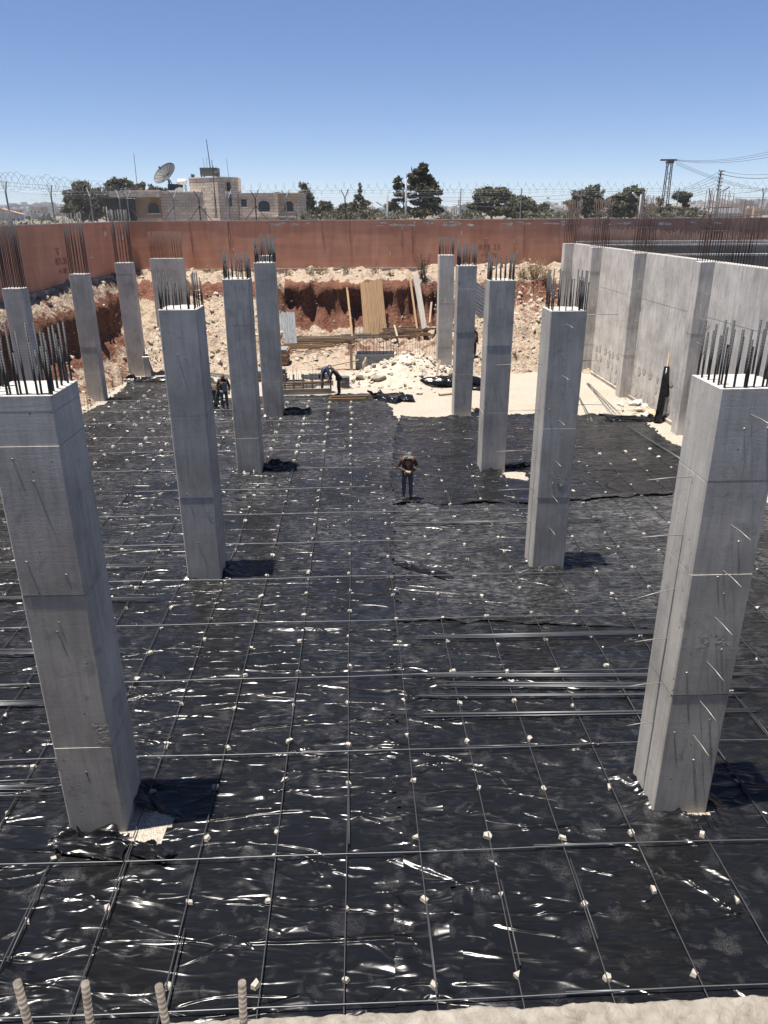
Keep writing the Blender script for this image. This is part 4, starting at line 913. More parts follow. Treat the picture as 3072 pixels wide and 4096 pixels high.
ptree('eucalyptus_tree', 'tall narrow columnar tree at the right end of the house', 1222, 92, [(1213,750,16,18),(1222,780,24,24),(1228,815,30,26),(1232,848,32,26),(1210,830,20,34)], .2, 3600, 'euca', .16)
ptree('evergreen_tree', 'low round tree right of the narrow columnar tree', 1302, 105, [(1300,825,26,20),(1285,845,22,20),(1322,842,18,22),(1302,860,34,14)], .24, 2200, 'oak', .15)
ptree('fir_tree', 'spiky dark fir standing clear right of the house', 1437, 98, [(1440,745,4,12),(1438,768,10,10),(1440,790,20,11),(1446,812,28,12),(1440,832,34,12),(1450,850,36,12)], .2, 1900, 'pine', .13, spike=1.5)
ptree('evergreen_tree', 'scrubby pale bushes at the foot of the fir', 1400, 88, [(1395,835,34,20),(1350,850,30,16),(1450,856,40,14),(1490,852,28,14),(1415,815,14,12)], .22, 2300, 'euca', .08)
ptree('pine_tree', 'sparse leaning pine left of the tallest pine', 1615, 90, [(1592,722,16,12),(1600,742,16,9),(1590,752,18,8),(1618,745,10,11),(1595,776,24,8),(1585,800,14,8),(1570,825,24,14),(1600,845,26,16),(1560,835,12,10),(1612,800,14,7),(1625,838,16,10)], .2, 2500, 'pine', .13, spike=1.3)
ptree('pine_tree', 'tallest dark pine with stepped branches behind the wall', 1686, 84, [(1690,670,18,14),(1672,688,24,13),(1698,683,16,12),(1650,708,20,12),(1700,712,24,12),(1660,725,30,12),(1725,730,22,16),(1690,738,30,10),(1640,752,16,9),(1735,748,18,11),(1670,752,36,9),(1715,762,36,11),(1750,768,20,9),(1640,782,26,9),(1700,790,40,10),(1745,800,18,10),(1660,812,20,8),(1720,820,36,14),(1690,848,46,16),(1750,842,22,14),(1650,852,40,16)], .2, 8500, 'pine', .24, spike=1.3)
ptree('pine_tree', 'broad domed pine right of the minaret', 1965, 88, [(1950,765,34,16),(1990,770,40,18),(1920,790,28,20),(1965,800,50,18),(2030,785,26,20),(1900,825,26,12),(1940,835,36,18),(1990,840,44,20),(1880,850,26,14),(2040,820,22,26)], .22, 6000, 'oak', .2)
ptree('evergreen_tree', 'dense dark tree touching the right side of the domed pine', 2085, 84, [(2075,808,36,24),(2060,835,40,24),(2105,825,34,24),(2125,850,26,18),(2030,845,24,18),(2085,858,50,14)], .22, 4600, 'oak', .18)
ptree('evergreen_tree', 'small round bush tree right of the dense dark tree', 2172, 90, [(2172,832,20,16),(2155,850,18,16),(2190,850,18,16)], .2, 1500, 'oak', .1)
ptree('eucalyptus_tree', 'wispy grey tree behind the first tall bars of the wall', 2340, 82, [(2388,752,18,14),(2350,768,28,18),(2310,785,26,18),(2375,785,34,20),(2290,815,24,22),(2335,815,34,22),(2390,820,30,22),(2310,850,34,20),(2370,855,38,18),(2412,765,10,8)], .22, 3600, 'euca', .17)
ptree('pine_tree', 'wind swept dark pine leaning over to the left', 2530, 86, [(2545,758,24,14),(2520,768,30,14),(2560,775,16,14),(2490,785,34,14),(2455,800,28,12),(2520,800,50,14),(2430,815,20,10),(2470,825,40,16),(2540,830,40,20),(2490,852,60,18),(2560,850,30,18)], .22, 5600, 'oak', .2)
ptree('eucalyptus_tree', 'thin pale shrubs before the lattice power tower', 2625, 84, [(2610,830,24,16),(2640,805,14,18),(2625,850,40,16),(2660,845,26,18)], .2, 1500, 'euca', .08)
ptree('pine_tree', 'small umbrella pine right of the lattice tower', 2735, 86, [(2722,778,24,10),(2745,782,20,11),(2705,788,16,8),(2738,800,20,10),(2742,820,12,14)], .2, 1900, 'oak', .12)
ptree('evergreen_tree', 'reddish brown scrub under the umbrella pine', 2720, 84, [(2690,842,30,16),(2730,850,40,16),(2770,852,22,16),(2676,822,10,10),(2700,860,50,10)], .22, 2200, 'oak', .08)

# dusty scrub growing along the outside of the back wall
rg = np.random.default_rng(77); P = []; rs_ = random.Random(9)
for k in range(170):
    px_ = rs_.choice((rs_.uniform(-30, 280), rs_.uniform(1190, 1660), rs_.uniform(1190, 1560), rs_.uniform(1740, 1920), rs_.uniform(2120, 2320), rs_.uniform(2560, 2830))); Y = rs_.uniform(61, 74); h = rs_.uniform(3.0, 3.95) if px_ > 300 else rs_.uniform(2.6, 3.3)
    x = At(px_, 869, Y).x; r_ = rs_.uniform(.35, .9); c = np.array([x, Y, z0 + h - r_*.6]); P.append(c + rg.normal(size=(95, 3))*np.array([r_*.6, r_*.6, r_*.42]))
    P.append(np.array([x, Y, z0]) + np.stack([rg.normal(size=26)*r_*.5, rg.normal(size=26)*r_*.5, rg.uniform(0, h, 26)], 1))
P = np.concatenate(P); n = len(P); a = rg.normal(size=(n,3))*.075; b = rg.normal(size=(n,3))*.06; V = np.stack([P-a, P+b, P+a, P-b], 1).reshape(-1,3)
me = bpy.data.meshes.new('scrub'); me.from_pydata(V.tolist(), [], [(4*i, 4*i+1, 4*i+2, 4*i+3) for i in range(n)]); me.materials.append(M['euca']); tag(link('scrub', me), 'dusty scrub growing along the far side of the back wall', 'scrub', kind='stuff')

# ------------------------------------------------------------------ poles, wires, minaret
def cable(name, a, b, sag, r, label, group='overhead wires'):
    a, b = Vector(a), Vector(b); pts = [a.lerp(b, k/16) - Vector((0,0,4*sag*(k/16)*(1-k/16))) for k in range(17)]
    tag(MB().tube(pts, r, 3).build(name, M['dark']), label, 'cable', group, 'thing')
PY_ = 120.0
pt = thing('lattice_power_tower', 'slender lattice tower with a crossarm of insulators', 'power tower', (0,0,0)); a0, a1 = At(2640, 869, PY_), At(2658, 872, PY_); b0, b1 = At(2673, 646, PY_), At(2687, 646, PY_)
s_ = .42; tc = At(2680, 646, PY_); bc = Vector((At(2650, 869, PY_).x + .15, PY_, z0)); bc = Vector((tc.x, PY_, z0)); wb, wt = .46, .30
for sx in (-1, 1):
    for sy in (-1, 1): MB().tube([bc + Vector((sx*wb, sy*wb, 0)), tc + Vector((sx*wt, sy*wt, 0))], .075, 4).build('leg', M['post_dark'], pt)
for k in range(11):
    f0, f1 = k/11, (k+1)/11; w0, w1 = wb+(wt-wb)*f0, wb+(wt-wb)*f1; zA, zB = bc.z+(tc.z-bc.z)*f0, bc.z+(tc.z-bc.z)*f1; sg = 1 if k % 2 else -1
    MB().tube([(bc.x-sg*w0, bc.y-w0, zA), (bc.x+sg*w1, bc.y-w1, zB)], .03, 4).tube([(bc.x+sg*w0, bc.y+w0, zA), (bc.x-sg*w1, bc.y+w1, zB)], .03, 4).build('lattice_bar', M['post'], pt)
al, ar = At(2642, 641, PY_), At(2708, 639, PY_); MB().box((al+ar)/2, ((ar-al).length, .25, .22), (0, 0, 0)).build('crossarm', M['post_dark'], pt); MB().box(tc + Vector((0,0,-.1)), (.95, .9, .3)).build('head_box', M['dark'], pt)
for px_ in (2645, 2670, 2678): p = At(px_, 637, PY_); MB().tube([p, p + Vector((0,0,.45))], [.07, .04], 6).build('insulator', M['white'], pt)
up = thing('utility_pole', 'tall wooden utility pole carrying wires and a lamp at the right', 'utility pole', (0,0,0)); UY = 74.0; ut = At(2887, 680, UY); ub = Vector((ut.x, UY, z0))
MB().tube([ub, ut], [.17, .11], 8).build('pole', M['post'], up, True)
for k, py_ in enumerate((684, 698, 713, 728, 743, 759)):
    z = At(2880, py_, UY).z; MB().box((ut.x, UY-.05, z), (.5 if k < 2 else .42, .12, .07)).build('bracket', M['post_dark'], up); MB().tube([(ut.x-.24, UY-.08, z), (ut.x-.24, UY-.08, z+.12)], .035, 6).build('insulator', M['dark'], up)
la = Vector((ut.x, UY, At(2880, 776, UY).z)); lb = At(2908, 754, UY); MB().tube([la, la.lerp(lb, .5) + Vector((0,0,.05)), lb], .03, 5).build('lamp_arm', M['post'], up); MB().box(lb, (.5, .16, .1), (0, -.7, 0)).build('lamp_head', M['post'], up)
for i, (x1, y1) in enumerate(((3072, 668), (3072, 686), (3072, 733), (3072, 762))):
    st = Vector((ut.x+.1, UY, At(2885, (684, 698, 772, 778)[i], UY).z)); cable('overhead_wire', st, At(x1+180, y1-(8, 10, 40, 12)[i], 66), .5, .018 if i != 1 else .03, ('topmost wire leaving the utility pole to the right', 'thick twisted cable leaving the utility pole to the right', 'rising wire from the lamp arm to the right', 'lowest flat wire from the utility pole to the right')[i])
for i, py_ in enumerate((688, 703, 718, 733, 747, 760)):
    st = Vector((ut.x-.2, UY, At(2880, py_, UY).z)); cable('overhead_wire', st, At(2540-30*i, 795+6*i, 105), .6, .018, f'wire running from the utility pole down to the left, {ORD[i]} from the top')
for i in range(3):
    cable('overhead_wire', At(2700, 638+i*2, PY_), At(3240, (560, 573, 588)[i], 100), .9, .022, f'high wire from the lattice tower to the right, {ORD[i]} from the top')
    cable('overhead_wire', At(2705, (645, 652, 658)[i], PY_), At(3180, (768, 772, 776)[i], 135), .9, .022, f'wire sloping from the lattice tower behind the pole, {ORD[i]} from the top')
for i, (py_, y1) in enumerate(((789, 772), (798, 790), (806, 803), (818, 826), (822, 832))):
    cable('overhead_wire', At(1690+40*i, py_, 80), At(2580, y1-18, 82), .35, .014, f'street wire across the domed pine, {ORD[i]} from the top')
def street_pole(px_, ptop, Y, lamps, label):
    t = thing('street_lamp', label, 'street lamp', (0,0,0)); tp = At(px_, ptop, Y); MB().tube([Vector((tp.x, Y, z0)), tp], [.13, .09], 7).build('pole', M['post'], t, True)
    for (ax, ay, bx, by) in lamps:
        A_, B_ = At(ax, ay, Y), At(bx, by, Y); A_.x = tp.x; MB().tube([A_, B_], .03, 5).build('lamp_arm', M['post'], t); d = (B_-A_).normalized(); MB().box(B_ + d*.28, (.62, .2, .12), (0, -math.atan2(d.z, d.x), 0)).build('lamp_head', M['white'], t)
street_pole(1624, 717, 72, [(1624, 787, 1640, 779), (1625, 807, 1650, 799)], 'concrete street lamp pole with two lamp heads beside the tall pine')
street_pole(1549, 765, 78, [(1549, 838, 1526, 822)], 'slim dark street pole with a lamp arm to the left')
street_pole(2565, 778, 74, [(2568, 806, 2548, 790), (2568, 842, 2562, 846)], 'street pole with hooked lamp before the wind swept pine')
mn = thing('minaret', 'distant pale minaret between the tall pine and the domed pine', 'minaret', (0,0,0)); MY = 420.0; ctr = At(1833, 869, MY); sc = (At(1843, 850, MY)-At(1833, 850, MY)).x/10
prof = [(4.2, 880), (4.2, 832), (5.6, 830), (5.6, 827), (3.4, 826), (3.4, 803), (4.6, 801), (4.6, 799), (2.4, 798), (2.2, 790), (1.2, 783), (.2, 776)]
vs = []; n = 12
MB().tube([Vector((ctr.x, MY, At(1833, py_, MY).z)) for _, py_ in prof], [max(.05, r_*sc) for r_, _ in prof], 10).build('shaft', M['coping'], mn)
MB().tube([Vector((ctr.x, MY, At(1833, 777, MY).z)), Vector((ctr.x, MY, At(1833, 768, MY).z))], .12, 5).build('finial', M['dark'], mn)

# ------------------------------------------------------------------ far hills with the town on them
def hill_z(x, y):
    base = np.interp(y, [250, 420, 700, 1200, 2000, 2700, 4200], [4.6, -2, 1.0, 6.5, 17, 24, 14])
    side = 1 + .30*np.clip((np.abs(x)-250)/900, 0, 1) - .25*np.exp(-(x/350)**2)
    return base*np.where(y > 500, side, 1) + (fbm(x*.0032, y*.0032, 2, 4)-.5)*np.clip((y-400)/900, 0, 1)*20
hxs = np.linspace(-3200, 3200, 200); hys = np.concatenate([np.linspace(250, 1000, 60), np.linspace(1020, 4200, 70)]); HX, HYY = np.meshgrid(hxs, hys)
me, _ = grid_mesh('hills', HX, HYY, hill_z(HX, HYY)+.4, M['ground']); tag(link('hills', me), 'dry hills on the horizon', None, kind='structure')
M['far_wall_a'] = plain('far_pale_wall', (.50, .46, .41), .9, 0, .12, .3); M['far_wall_b'] = plain('far_tan_wall', (.36, .28, .21), .9, 0, .12, .3); M['far_wall_c'] = plain('far_grey_wall', (.33, .32, .31), .9, 0, .12, .3); M['far_roof'] = plain('far_orange_roof', (.40, .24, .14), .9)
fwin = {}
rt = random.Random(21)
def far_house(px_, D, w, h, dpt, m, label, windows, roof=False):
    x = (px_-1536)/FPX*(D*math.cos(TILT)); zg = float(hill_z(np.array([x]), np.array([float(D)]))[0])
    t = thing('town_house', label, 'house', (x, D, zg-1), rt.uniform(-.25,.25), 'houses of the far town')
    wl = MB().box((0, 0, (h+1)/2), (w, dpt, h+1)); wl.box((0, 0, h+1.2), (w*.98, dpt*.98, .5)); wl.build('wall', M[m], t)
    if rt.random() < .6: MB().box((rt.uniform(-.25,.25)*w, rt.uniform(-.2,.2)*dpt, h+2.2), (w*.28, dpt*.35, 2.2)).build('stair_head', M[m], t)
    if roof: MB().prism([(-w*.55, h+1.3), (w*.55, h+1.3), (0, h+1.3+w*.16)], -dpt*.53, dpt*.53, 'y').build('roof', M['far_roof'], t)
    if windows:
        nf = max(1, int(h/3.1)); nw_ = max(2, int(w/3.2)); k = 'w'
        if k not in fwin: fwin[k] = MB().box((0,0,0), (1.3, .3, 1.5)).mesh('window', M['glass'])
        for f_ in range(nf):
            for c_ in range(nw_):
                link('window', fwin[k], t, (-w/2 + w*(c_+.5)/nw_, -dpt/2-.05, 2.6 + 3.1*f_))
BIG = [(2948, 430, 14, 11, 10, 'far_wall_b', 'tan four storey block of flats, largest of the town at right'), (2870, 520, 17, 9, 10, 'far_wall_b', 'tan block partly behind the utility pole'), (2800, 560, 12, 6.5, 9, 'far_wall_a', 'pale house left of the utility pole foot'), (3030, 470, 14, 6, 10, 'far_wall_b', 'low tan house near the right edge of the town'), (3010, 690, 15, 8, 10, 'far_wall_a', 'pale house right above the low tan house'), (20, 560, 24, 8, 12, 'far_wall_c', 'grey house with orange roof at the left edge'), (95, 600, 22, 3.4, 12, 'far_wall_a', 'long low pale building at the left behind the first post'), (118, 700, 14, 7, 10, 'far_wall_c', 'grey house between the two left fence posts')]
for i, (px_, D, w, h, d, m, lab) in enumerate(BIG): far_house(px_, D, w, h, d, m, lab, True, i == 5)
sh = thing('warehouse', 'long shed with white roof behind the utility pole', 'shed', (0,0,0)); p0, p1 = At(2835, 868, 300), At(2952, 868, 300)
MB().box(((p0.x+p1.x)/2, 303, 6.0), (p1.x-p0.x, 9, 3.4)).build('wall', M['far_wall_c'], sh); MB().prism([(p0.x-.3, 7.6), (p1.x+.3, 7.6), (p1.x-1, 9.4), (p0.x+.2, 9.4)], 298, 304, 'y').build('roof', M['white'], sh)
def ordn(i): return ORD[i] if i < len(ORD) else f'{i+1}th'
FH = []
side = {0: 'left of the house', 1: 'between house and tall pine', 2: 'near the minaret', 3: 'right of the domed pine', 4: 'right of the lattice tower'}
far_n = 0
for k in range(210):
    z_ = rt.choices((0, 1, 2, 3, 4), (62, 18, 24, 16, 95))[0]; px_ = rt.uniform(*((-20, 265), (1330, 1560), (1770, 1900), (2180, 2300), (2770, 3090))[z_]); D = rt.uniform(620, 2500)
    w = rt.uniform(10, 20); h = rt.choice((4, 6.5, 6.5, 9.5, 12)); m = rt.choice(('far_wall_a', 'far_wall_a', 'far_wall_b', 'far_wall_c'))
    FH.append((z_, f'{"pale" if m == "far_wall_a" else "tan" if m == "far_wall_b" else "grey"} {"tall" if h > 8 else "low"}', px_, D, w, h, rt.uniform(9, 14), m))
FH.sort(key=lambda q: q[:3]); cnt = {}
for (z_, look, px_, D, w, h, dp, m) in FH:
    i = cnt.get((z_, look), 0); cnt[(z_, look)] = i+1
    far_house(px_, D, w, h, dp, m, f'{ordn(i)} small {look} far house from the left, {side[z_]}', D < 1000)
# dark groves between the houses: reads as one mass
P = []; rg = np.random.default_rng(4)
for k in range(150):
    px_ = rt.choice((rt.uniform(-20, 265), rt.uniform(-20, 265), rt.uniform(1330, 1560), rt.uniform(1770, 1900), rt.uniform(2180, 2300), rt.uniform(2770, 3090), rt.uniform(2770, 3090))); D = rt.uniform(450, 2600); x = (px_-1536)/FPX*(D*math.cos(TILT)); zg = float(hill_z(np.array([x]), np.array([D]))[0])
    r_ = rt.uniform(2.5, 6); P.append(np.array([x, D, zg + r_*.5]) + rg.normal(size=(70, 3))*np.array([r_*.6, r_*.6, r_*.42]))
P = np.concatenate(P); n = len(P); a = rg.normal(size=(n,3)); b = rg.normal(size=(n,3)); V = np.stack([P-a, P+b, P+a, P-b], 1).reshape(-1,3)
me = bpy.data.meshes.new('far_grove'); me.from_pydata(V.tolist(), [], [(4*i, 4*i+1, 4*i+2, 4*i+3) for i in range(n)]); me.materials.append(M['pine']); tag(link('far_grove', me), 'dark groves of trees among the far houses', 'trees', kind='stuff')

# thin summer haze
hzm = bpy.data.materials.new('haze_air'); hzm.use_nodes = True; nt_ = hzm.node_tree; nt_.nodes.clear(); vo = nt_.nodes.new('ShaderNodeVolumePrincipled'); oo = nt_.nodes.new('ShaderNodeOutputMaterial'); nt_.links.new(vo.outputs[0], oo.inputs['Volume'])
vo.inputs['Color'].default_value = (.86, .92, 1, 1); vo.inputs['Density'].default_value = .00016; vo.inputs['Anisotropy'].default_value = .2
HAZE = MB().box((0, 0, 27), (8900, 8900, 84)).build('haze', hzm); tag(HAZE, 'thin pale summer haze', None, kind='stuff')

# ------------------------------------------------------------------ rubble
rk = random.Random(33)
rock_me = [rock_mesh(200+k, M['rock'], 1, (1.2, .95, .7), 'rock') for k in range(9)]
heap = thing('rubble_heap', 'heap of broken pale limestone at the foot of the far right column', 'rubble heap', (1.35, 41.0, 0))
n = 60; XX, YY = np.meshgrid(np.linspace(-3.6, 3.4, n), np.linspace(-2.6, 3.2, n)); rr_ = np.sqrt((XX/3.3)**2 + (YY/2.5)**2)
ZZ = 1.45*np.clip(1-rr_, 0, 1)**.8*(.75 + .5*fbm(XX*.8, YY*.8, 1)) + (fbm(XX*2.6, YY*2.6, 2, 4)-.5)*.35*np.clip(1.1-rr_, 0, 1) - .06
me, _ = grid_mesh('mound', XX, YY, ZZ, M['rock'], (rr_ < 1.08)[:-1,:-1]); link('mound', me, heap)
def hz_at(x, y):
    r = math.hypot(x/3.3, y/2.5); i = int((y+2.6)/5.8*(n-1)); j = int((x+3.6)/7.0*(n-1)); return float(ZZ[min(max(i,0),n-1), min(max(j,0),n-1)]) if r < 1.08 else 0
for k in range(270):
    a = rk.uniform(0, 6.28); q = math.sqrt(rk.random())*1.05; x, y = 3.3*q*math.cos(a), 2.5*q*math.sin(a); s = rk.choice((.1, .14, .18, .22, .28, .38)) if k > 5 else rk.uniform(.5, .75)
    o = link('rock', rock_me[k % 9], heap, (x, y, max(0, hz_at(x, y)) + s*.12), (rk.uniform(-.7,.7), rk.uniform(-.7,.7), rk.uniform(0,6.3))); o.scale = (s*rk.uniform(.9,1.6), s, s*rk.uniform(.8,1.1))
sl = link('slab', chip_mesh(300), heap, (-.2, -.4, 1.0), (.5, -.25, .5)); sl.scale = (1.1,.9,.4)
sl = link('slab', chip_mesh(304), heap, (.25, -1.1, .75), (.3, .1, -.2)); sl.scale = (.9,.7,.35)
MB().box((0,0,0), (.12, .03, 1.5), (-.6, .5, .3)).build('plank', M['timber_pale'], heap, loc=(1.5, -1.7, .7))
# loose stones on the slopes: countless
mb = MB(); ico = rock_mesh(400, M['rock'], 1, (1,1,.75)); iv = np.array([v.co[:] for v in ico.vertices]); ifc = [tuple(p.vertices) for p in ico.polygons]; vs = []; fs = []
tot = 0
while tot < 6500:
    zone = rk.random()
    if zone < .06: x, y = 1.35 + rk.gauss(0, 1.9), 41.0 + rk.gauss(0, 1.5)
    elif zone < .34: x, y = rk.uniform(-14, -6), rk.uniform(42.8, 52)
    elif zone < .66: x, y = rk.uniform(4.2, 12), rk.uniform(42.3, 53)
    elif zone < .78: x, y = rk.uniform(-17.8, -13.6), rk.uniform(24, 48)
    elif zone < .90: x, y = rk.uniform(-18, 13), rk.uniform(53.5, 56.2)
    else: x, y = rk.uniform(-7, 5), rk.uniform(43, 53)
    z = max(tz(x, y), hz_at(x-1.35, y-41.0)) if zone < .06 else tz(x, y)
    if zone >= .06 and z < .08 and rk.random() < .6: continue
    s = rk.uniform(.04, .13) if rk.random() < .9 else rk.uniform(.14, .42)
    m3 = np.array(Euler((rk.uniform(-1,1), rk.uniform(-1,1), rk.uniform(0,6))).to_matrix()); v = (iv*np.array([s*rk.uniform(.9,1.6), s, s*rk.uniform(.7,1.1)])) @ m3.T + np.array([x, y, z + s*.1])
    b0_ = len(vs); vs += v.tolist(); fs += [tuple(i+b0_ for i in f) for f in ifc]; tot += 1
me = bpy.data.meshes.new('loose_stones'); me.from_pydata(vs, [], fs); me.materials.append(M['rock']); tag(link('loose_stones', me), 'loose pale stones strewn over the banks', 'stones', kind='stuff')
for i, (px_, py_, s, lab) in enumerate(((1262, 1437, .55, 'flat pale boulder lying in the middle of the yard'), (1225, 1445, .4, 'smaller pale stone left of the flat boulder'), (1190, 1432, .35, 'low pale stone at the left of the yard stones'), (1460, 1462, .6, 'upright pale stone block beside the footing formwork'))):
    p = G(px_, py_, .25); o = link('boulder', rock_mesh(500+i, M['rock'], 2, (1.5, 1, .6) if i < 3 else (.7, .6, 1.6), 'boulder'), None, (p.x, p.y, max(tz(p.x, p.y), 0) + s*(.15 if i < 3 else .5)), (0, 0, rk.uniform(0, 3))); o.scale = (s,)*3; tag(o, lab, 'boulder', None, 'thing')

# dry weeds by the back wall
def weed(px_, Y, h, n_, label, m, spread=.5):
    p = At(px_, 1080, Y); z = tz(p.x, Y); mb = MB()
    for k in range(n_):
        a = rk.uniform(0, 6.28); l = h*rk.uniform(.5, 1.1); d = Vector((math.cos(a)*spread*rk.random(), math.sin(a)*spread*rk.random(), 1)).normalized(); b_ = Vector((rk.uniform(-.2,.2), rk.uniform(-.2,.2), 0))
        mb.tube([b_, b_ + d*l*.6, b_ + d*l + Vector((d.x, d.y, -.2))*l*.25], [.01, .008, .004], 3)
        for q in range(5):
            c = b_ + d*l*rk.uniform(.3, 1); w_ = rk.uniform(.03, .08); e1 = Vector((rk.uniform(-1,1), rk.uniform(-1,1), rk.uniform(-.5,1)))*w_; e2 = Vector((rk.uniform(-1,1), rk.uniform(-1,1), rk.uniform(-.5,1)))*w_; mb.add([c, c+e1, c+e1+e2, c+e2], [(0,1,2,3)])
    tag(mb.build('weed', M[m], loc=(p.x, Y, z-.05)), label, 'weed', 'weeds along the back bank', 'thing')
M['straw'] = plain('dry_grass', (.30, .215, .12), .9, 0, .2, 3)
weed(1690, 54.6, 2.0, 60, 'tall dark green weed against the wall left of the far right column', 'oak', .35)
weed(2140, 53.2, 1.6, 110, 'big tuft of dry yellow grass on the right bank', 'straw', 1.0); weed(2090, 53.4, 1.1, 60, 'smaller dry grass tuft left of the big one', 'straw', .9); weed(2190, 52.8, 1.2, 60, 'dry grass tuft next to the retaining wall end', 'straw', .9)
for i, px_ in enumerate((840, 905, 1150, 1245, 1300, 1385, 1500, 1560)): weed(px_, 55.2, rk.uniform(.5, .9), 26, f'small dusty weed at the foot of the back wall, {ORD[i]} from the left', 'euca' if i % 2 else 'straw', .7)

# ------------------------------------------------------------------ timber and formwork in the yard
def plank(parent, p, q, w=.14, t_=.03, m='timber', roll=0.0, name='plank'):
    p, q = Vector(p), Vector(q); d = q-p; L = d.length; mid = (p+q)/2; rot = d.to_track_quat('Z', 'Y').to_matrix() @ Matrix.Rotation(roll, 3, 'Z')
    o = MB().box((0,0,0), (w, t_, L)).build(name, M[m], parent); o.matrix_local = Matrix.Translation(mid) @ rot.to_4x4(); return o
st = thing('plank_stack', 'tall row of tan planks leaning upright against the red bank', 'planks', (0,0,0)); n_ = 14
for k in range(n_):
    f = k/(n_-1); b_ = At(1460 + (1545-1460)*f, 1349 - 16*f, 51.2 + rk.uniform(-.05,.05)); t_ = At(1443 + (1524-1443)*f, 1132 - 12*f + rk.uniform(-5, 3), 52.8 + rk.uniform(-.05,.05)); plank(st, b_, t_, .097, .045, 'timber', rk.uniform(-.1,.1))
def single(name, label, p, q, w, t_, m, group='planks leaning on the bank'):
    o = plank(None, p, q, w, t_, m, 0, name); tag(o, label, 'plank', group, 'thing')
single('plank', 'single tall plank leaning left of the plank row', At(1409, 1352, 50.5), At(1388, 1150, 53.0), .13, .04, 'timber')
single('plank', 'slim pale plank leaning right of the plank row', At(1669, 1320, 51.0), At(1640, 1114, 53.4), .13, .04, 'timber')
single('plank', 'short upright plank right of the grey boards', At(1718, 1290, 51.5), At(1726, 1208, 52.3), .12, .04, 'timber_pale')
single('plank', 'short plank propped on the scattered timber', At(1589, 1345, 49.8), At(1577, 1300, 50.6), .12, .04, 'timber_pale')
gb_ = thing('plank_stack', 'narrow stack of weathered grey boards leaning by the pine coloured slim plank', 'planks', (0,0,0))
for k in range(4): plank(gb_, At(1691 + 4.5*k, 1316 - 2*k, 51.0+.03*k), At(1655 + 5*k, 1105 - 3*k, 53.2+.04*k), .12, .04, 'timber_grey')
def pile(name, label, px_, py_, z, wx, wy, n_, L, rz, m=('timber', 'timber_pale'), sp=.16, hh=.07):
    c = G(px_, py_, z); c = At(px_, py_, min(c.y, 51.4)); z = max(tz(c.x, c.y), 0); t = thing(name, label, 'planks', (c.x, c.y, z), rz); lay = 0; k = 0
    while k < n_:
        per = max(3, int(wy/.16)-lay)
        for j in range(per):
            if k >= n_: break
            l = L*rk.uniform(.7, 1.05); o = rk.uniform(-sp, sp)*2; a = rk.uniform(-sp, sp)*.5; y = (j-per/2)*.2 + rk.uniform(-.09,.09); zz_ = .04 + lay*hh + rk.uniform(0,.05)
            if rk.random() < .15: k += 1; continue
            plank(t, (o-l/2, y-a*l/2, zz_), (o+l/2, y+a*l/2, zz_ + rk.uniform(-.02,.05)), .13, .04, rk.choice(m), math.pi/2); k += 1
        lay += 1
pile('plank_pile', 'broad low pile of planks lying before the red bank', 1275, 1378, .5, 4, 1.6, 30, 3.9, .03, sp=.34, hh=.085)
pile('plank_pile', 'loose planks strewn left of the broad pile near the grey panels', 1215, 1400, .4, 3, .9, 12, 3.2, .06)
pile('plank_pile', 'jumbled heap of scrap timber right of the leaning plank row', 1625, 1312, .9, 3, 1.4, 30, 2.9, .22, ('timber', 'timber_grey', 'timber_pale'), .5, .1)
pile('plank_pile', 'long flat planks on the slope running up to the right', 1480, 1360, .5, 3, .7, 9, 5.0, .14, ('timber_pale', 'timber_grey'), .05)
pile('plank_pile', 'small fan of short boards beside the rubble heap', 1435, 1505, .2, 1.5, .9, 8, 1.3, 1.2, ('timber_pale', 'timber'), .3)
pile('plank_pile', 'few short planks lying on the edge of the left sheet', 1395, 1590, .1, 2, .4, 4, 2.0, .05, ('timber', 'timber_pale'), .06)
pile('plank_pile', 'dark stack of steel form strips lying behind the workers', 1252, 1508, .1, 2, .5, 9, 1.3, .1, ('form',), .2)
pile('plank_pile', 'scrap boards on the rubble slope left of the second left column', 885, 1540, .2, 2, 1.2, 11, 1.6, .15, ('timber_pale', 'timber'), .4)
pile('plank_pile', 'two long dark boards lying on the rubble slope at left', 890, 1420, 1.2, 2, .4, 4, 2.4, -.6, ('timber_grey',), .1)
fp_ = thing('formwork_panel', 'grey used formwork panels leaning left of the plank pile', 'formwork', (0,0,0))
for k in range(6): plank(fp_, At(1128 + 11*k, 1378 - k*1.0, 48.6), At(1118 + 11*k, 1250 + rk.uniform(-3, 3), 49.9), .17, .05, 'form')
fp_ = thing('formwork_panel', 'ribbed grey formwork panel leaning between the third and fourth right columns', 'formwork', (0,0,0))
for k in range(9): plank(fp_, At(1896, 1128 + 14.5*k, 48.6 - .12*k), At(1972, 1186 + 14.5*k, 48.2 - .12*k), .05, .2, 'form', 0.0)
def ply_stack(px_, py_, n_, w, d, label, m='ply', rz=0.0):
    c = G(px_, py_, 0); t = thing('plywood_stack', label, 'plywood stack', (c.x, c.y, max(tz(c.x, c.y), 0)), rz)
    for k in range(n_): MB().box((rk.uniform(-.05,.05), rk.uniform(-.05,.05), .04 + .075*k), (w, d, .06)).build('plywood_sheet', M[m if k < n_-1 else 'form'], t)
ply_stack(1105, 1462, 12, 1.5, 1.4, 'stack of plywood sheets right behind the fourth left column')
ply_stack(1075, 1520, 8, 1.9, 1.0, 'lower plywood stack between the fourth left column and the yard')
wb_ = thing('wheelbarrow_tray', 'empty pale metal tray lying before the grey panels', 'tray', tuple(G(1118, 1385, .3)))
